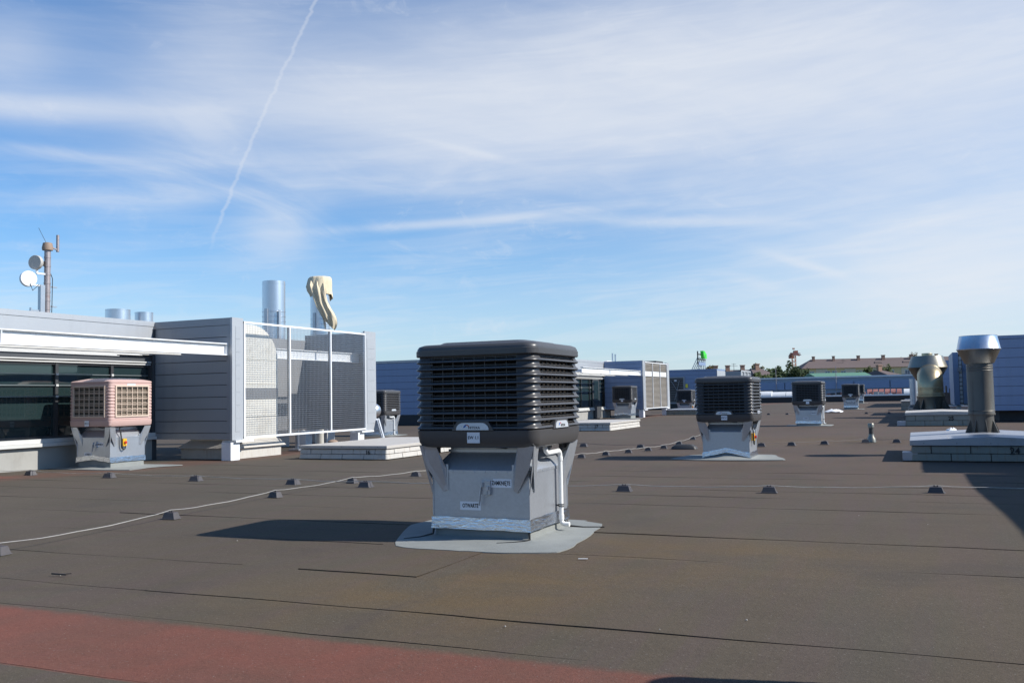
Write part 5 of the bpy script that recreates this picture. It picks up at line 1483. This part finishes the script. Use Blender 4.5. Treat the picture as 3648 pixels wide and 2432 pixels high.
# green rooftop sign, seen almost edge-on
Ys = 128.0
pa = on_y(2487, 1282, Ys); t = thing('rooftop_sign', 'bright green lettered rooftop sign on steel struts, seen edge-on', 'sign', (pa.x, Ys, 0))
zt = on_y(2487, 1250, Ys).z; zl = on_y(2487, 1316, Ys).z
hgt = zt - pa.z
me = text_mesh('Vita', hgt * 1.12, 1.0, .05, .22)
obj('lettering', me, 'sign_green', t, (.25, 2.6, (zt + pa.z) / 2 + .12), rot=SIDE)
b = MB(); b.box(-.14, .0, .1, 5.2, pa.z + .05, pa.z + .22); b.box(-.14, .0, .1, 5.2, zt - .5, zt - .35); b.box(-.14, .0, .05, .25, pa.z - .6, zt); obj('back_rail', b, 'dark_steel', t)
for k in range(5):
    y_ = .3 + k * 1.15; b = MB(); b.bar((-.07, y_, zl - 2.2), (-.07, y_, pa.z + .1), .10); obj('post', b, 'galvanised', t)
    b = MB(); b.bar((-2.1, y_, zl - 2.2), (-.10, y_, zt - .8), .09); obj('strut', b, 'galvanised', t)
b = MB(); b.box(-.06, .0, .4, 5.0, pa.z - .7, pa.z - .25); obj('blue_panel', b, 'blue_panel', t)
b = MB(); b.box(-4, 1.5, -1, 7, -.5, zl - 2.2); obj('roof_stand', b, 'concrete', t)

# trees
def leaves(n, rad, c, r_, size, clusters):
    b = MB()
    cl = []
    for _ in range(clusters):
        a = r_.uniform(0, 2 * pi); u = r_.uniform(-1, 1); rr = r_.uniform(.35, .95)
        cl.append((c[0] + rad[0] * rr * sqrt(1 - u * u) * cos(a), c[1] + rad[1] * rr * sqrt(1 - u * u) * sin(a), c[2] + rad[2] * rr * u, r_.uniform(.20, .42)))
    for _ in range(n):
        k = r_.choice(cl); d = Vector((r_.gauss(0, 1), r_.gauss(0, 1), r_.gauss(0, 1))).normalized() * (r_.random() ** .4)
        p = Vector((k[0] + d.x * rad[0] * k[3], k[1] + d.y * rad[1] * k[3], k[2] + d.z * rad[2] * k[3]))
        s = size * r_.uniform(.6, 1.3); a1 = Vector((r_.gauss(0, 1), r_.gauss(0, 1), r_.gauss(0, 1))).normalized(); a2 = a1.orthogonal().normalized()
        b.add([p - a1 * s, p + a2 * s * .7, p + a1 * s, p - a2 * s * .7], [(0, 1, 2, 3)])
    return b
def tree(name, label, px, py_top, w_px, depth, mat, n=900, seed=0, tall=1.0, group='trees of the town', airy=False):
    r_ = random.Random(seed); top = far(px, py_top, depth); s_ = depth / F
    t = thing(name, label, 'tree', (top.x, top.y, -9), 0, group)
    Ht = top.z + 9; rw = w_px * s_ / 2; rh_ = min(Ht * .45, rw * tall)
    b = MB(); b.tube([(0, 0, 0), (.1, .0, Ht * .4), (-.05, .1, Ht * .7), (0, 0, Ht * .93)], [.35, .28, .16, .04], 7)
    for k in range(7):
        a = k * 2.4; z0 = Ht * (.42 + .06 * k); b.tube([(0, 0, z0), (rw * .4 * cos(a), rw * .4 * sin(a), z0 + Ht * .07), (rw * .75 * cos(a), rw * .75 * sin(a), z0 + Ht * .15)], [.10, .07, .02], 5)
    obj('trunk', b.mesh('trunk', 60), 'bark', t)
    me = leaves(n, (rw, rw, rh_), (0, 0, Ht - rh_), r_, max(.22, rw * (.075 if airy else .13)), 14 if airy else 34).mesh('crown')
    obj('crown', me, mat, t)
T = [('dense_tree', 'dense dark evergreen at the left end of the tree clump below the crane', 2778, 1305, 62, 235, 'leaf_dark', 1500, 1.5),
     ('dense_tree', 'dark tree directly below the crane tower', 2818, 1298, 70, 228, 'leaf_dark', 1700, 1.6),
     ('dense_tree', 'dark round tree touching the left end of the apartment block', 2852, 1304, 55, 225, 'leaf_dark', 1500, 1.5),
     ('leafy_tree', 'mid-green tree behind the brown hipped house', 2752, 1312, 70, 250, 'leaf_mid', 1300, 1.2),
     ('leafy_tree', 'pale grey-green tree standing above the brown house roofs', 2697, 1297, 44, 240, 'leaf_pale', 1200, 1.3),
     ('leafy_tree', 'green tree in front of the brown hipped house', 2712, 1322, 60, 185, 'leaf_mid', 1300, 1.1),
     ('leafy_tree', 'low dark green tree hiding the foot of the house with hipped roof', 2762, 1328, 70, 190, 'leaf_dark', 1300, 1.0),
     ('autumn_tree', 'brownish autumn treetop beside the green sign', 2531, 1302, 34, 260, 'leaf_autumn', 800, 1.0),
     ('leafy_tree', 'green birch-like tree in front of the apartment block windows', 3092, 1303, 34, 240, 'leaf_mid', 900, 2.0),
     ('leafy_tree', 'light green tree in front of the apartment block beside the small gable', 3156, 1300, 42, 235, 'leaf_mid', 1000, 1.9),
     ('dense_tree', 'dark bush before the apartment block between two green trees', 3124, 1318, 30, 230, 'leaf_dark', 800, 1.2),
     ('leafy_tree', 'low yellow-green bush before the apartment block balconies', 3062, 1322, 44, 230, 'leaf_mid', 800, 1.0),
     ('dense_tree', 'dark tree crown rising behind the left end of the apartment roof', 2879, 1291, 24, 345, 'leaf_dark', 700, 1.0),
     ('bare_tree', 'thin airy treetop above the apartment roof beside the stack hat', 3254, 1252, 34, 350, 'leaf_autumn', 380, 1.3),
     ('bare_tree', 'small airy treetop above the apartment roof ridge', 3210, 1271, 16, 360, 'leaf_autumn', 160, 1.0),
     ('leafy_tree', 'mid-green tree behind the long clad wall at its left part', 2668, 1326, 50, 205, 'leaf_mid', 900, 1.0)]
for i, (nm, lb, px, py, w_, dp, mt, n_, tl) in enumerate(T):
    tree(nm, lb, px, py, w_ * (1 if nm == 'bare_tree' else 1.15), dp, mt, n_ if nm == 'bare_tree' else int(n_ * 1.6), 20 + i, tl, airy=(nm == 'bare_tree'))
# television aerials
for px, y0_, y1_, dp, lb in ((2614, 1294, 1314, 212, 'television aerial on the low red-brown house roof'), (3003, 1278, 1290, 302, 'tiny aerial on the apartment block ridge')):
    a, c = far(px, y0_, dp), far(px, y1_, dp); b = MB(); b.tube([(a.x, a.y, c.z - .6), (a.x, a.y, a.z)], .05, 6); b.bar((a.x - .8, a.y - .3, a.z - .6), (a.x + .8, a.y + .3, a.z - .6), .06); b.bar((a.x - .5, a.y - .2, a.z - .2), (a.x + .5, a.y + .2, a.z - .2), .06)
    tag(obj('roof_aerial', b, 'dark_steel'), lb, 'aerial')
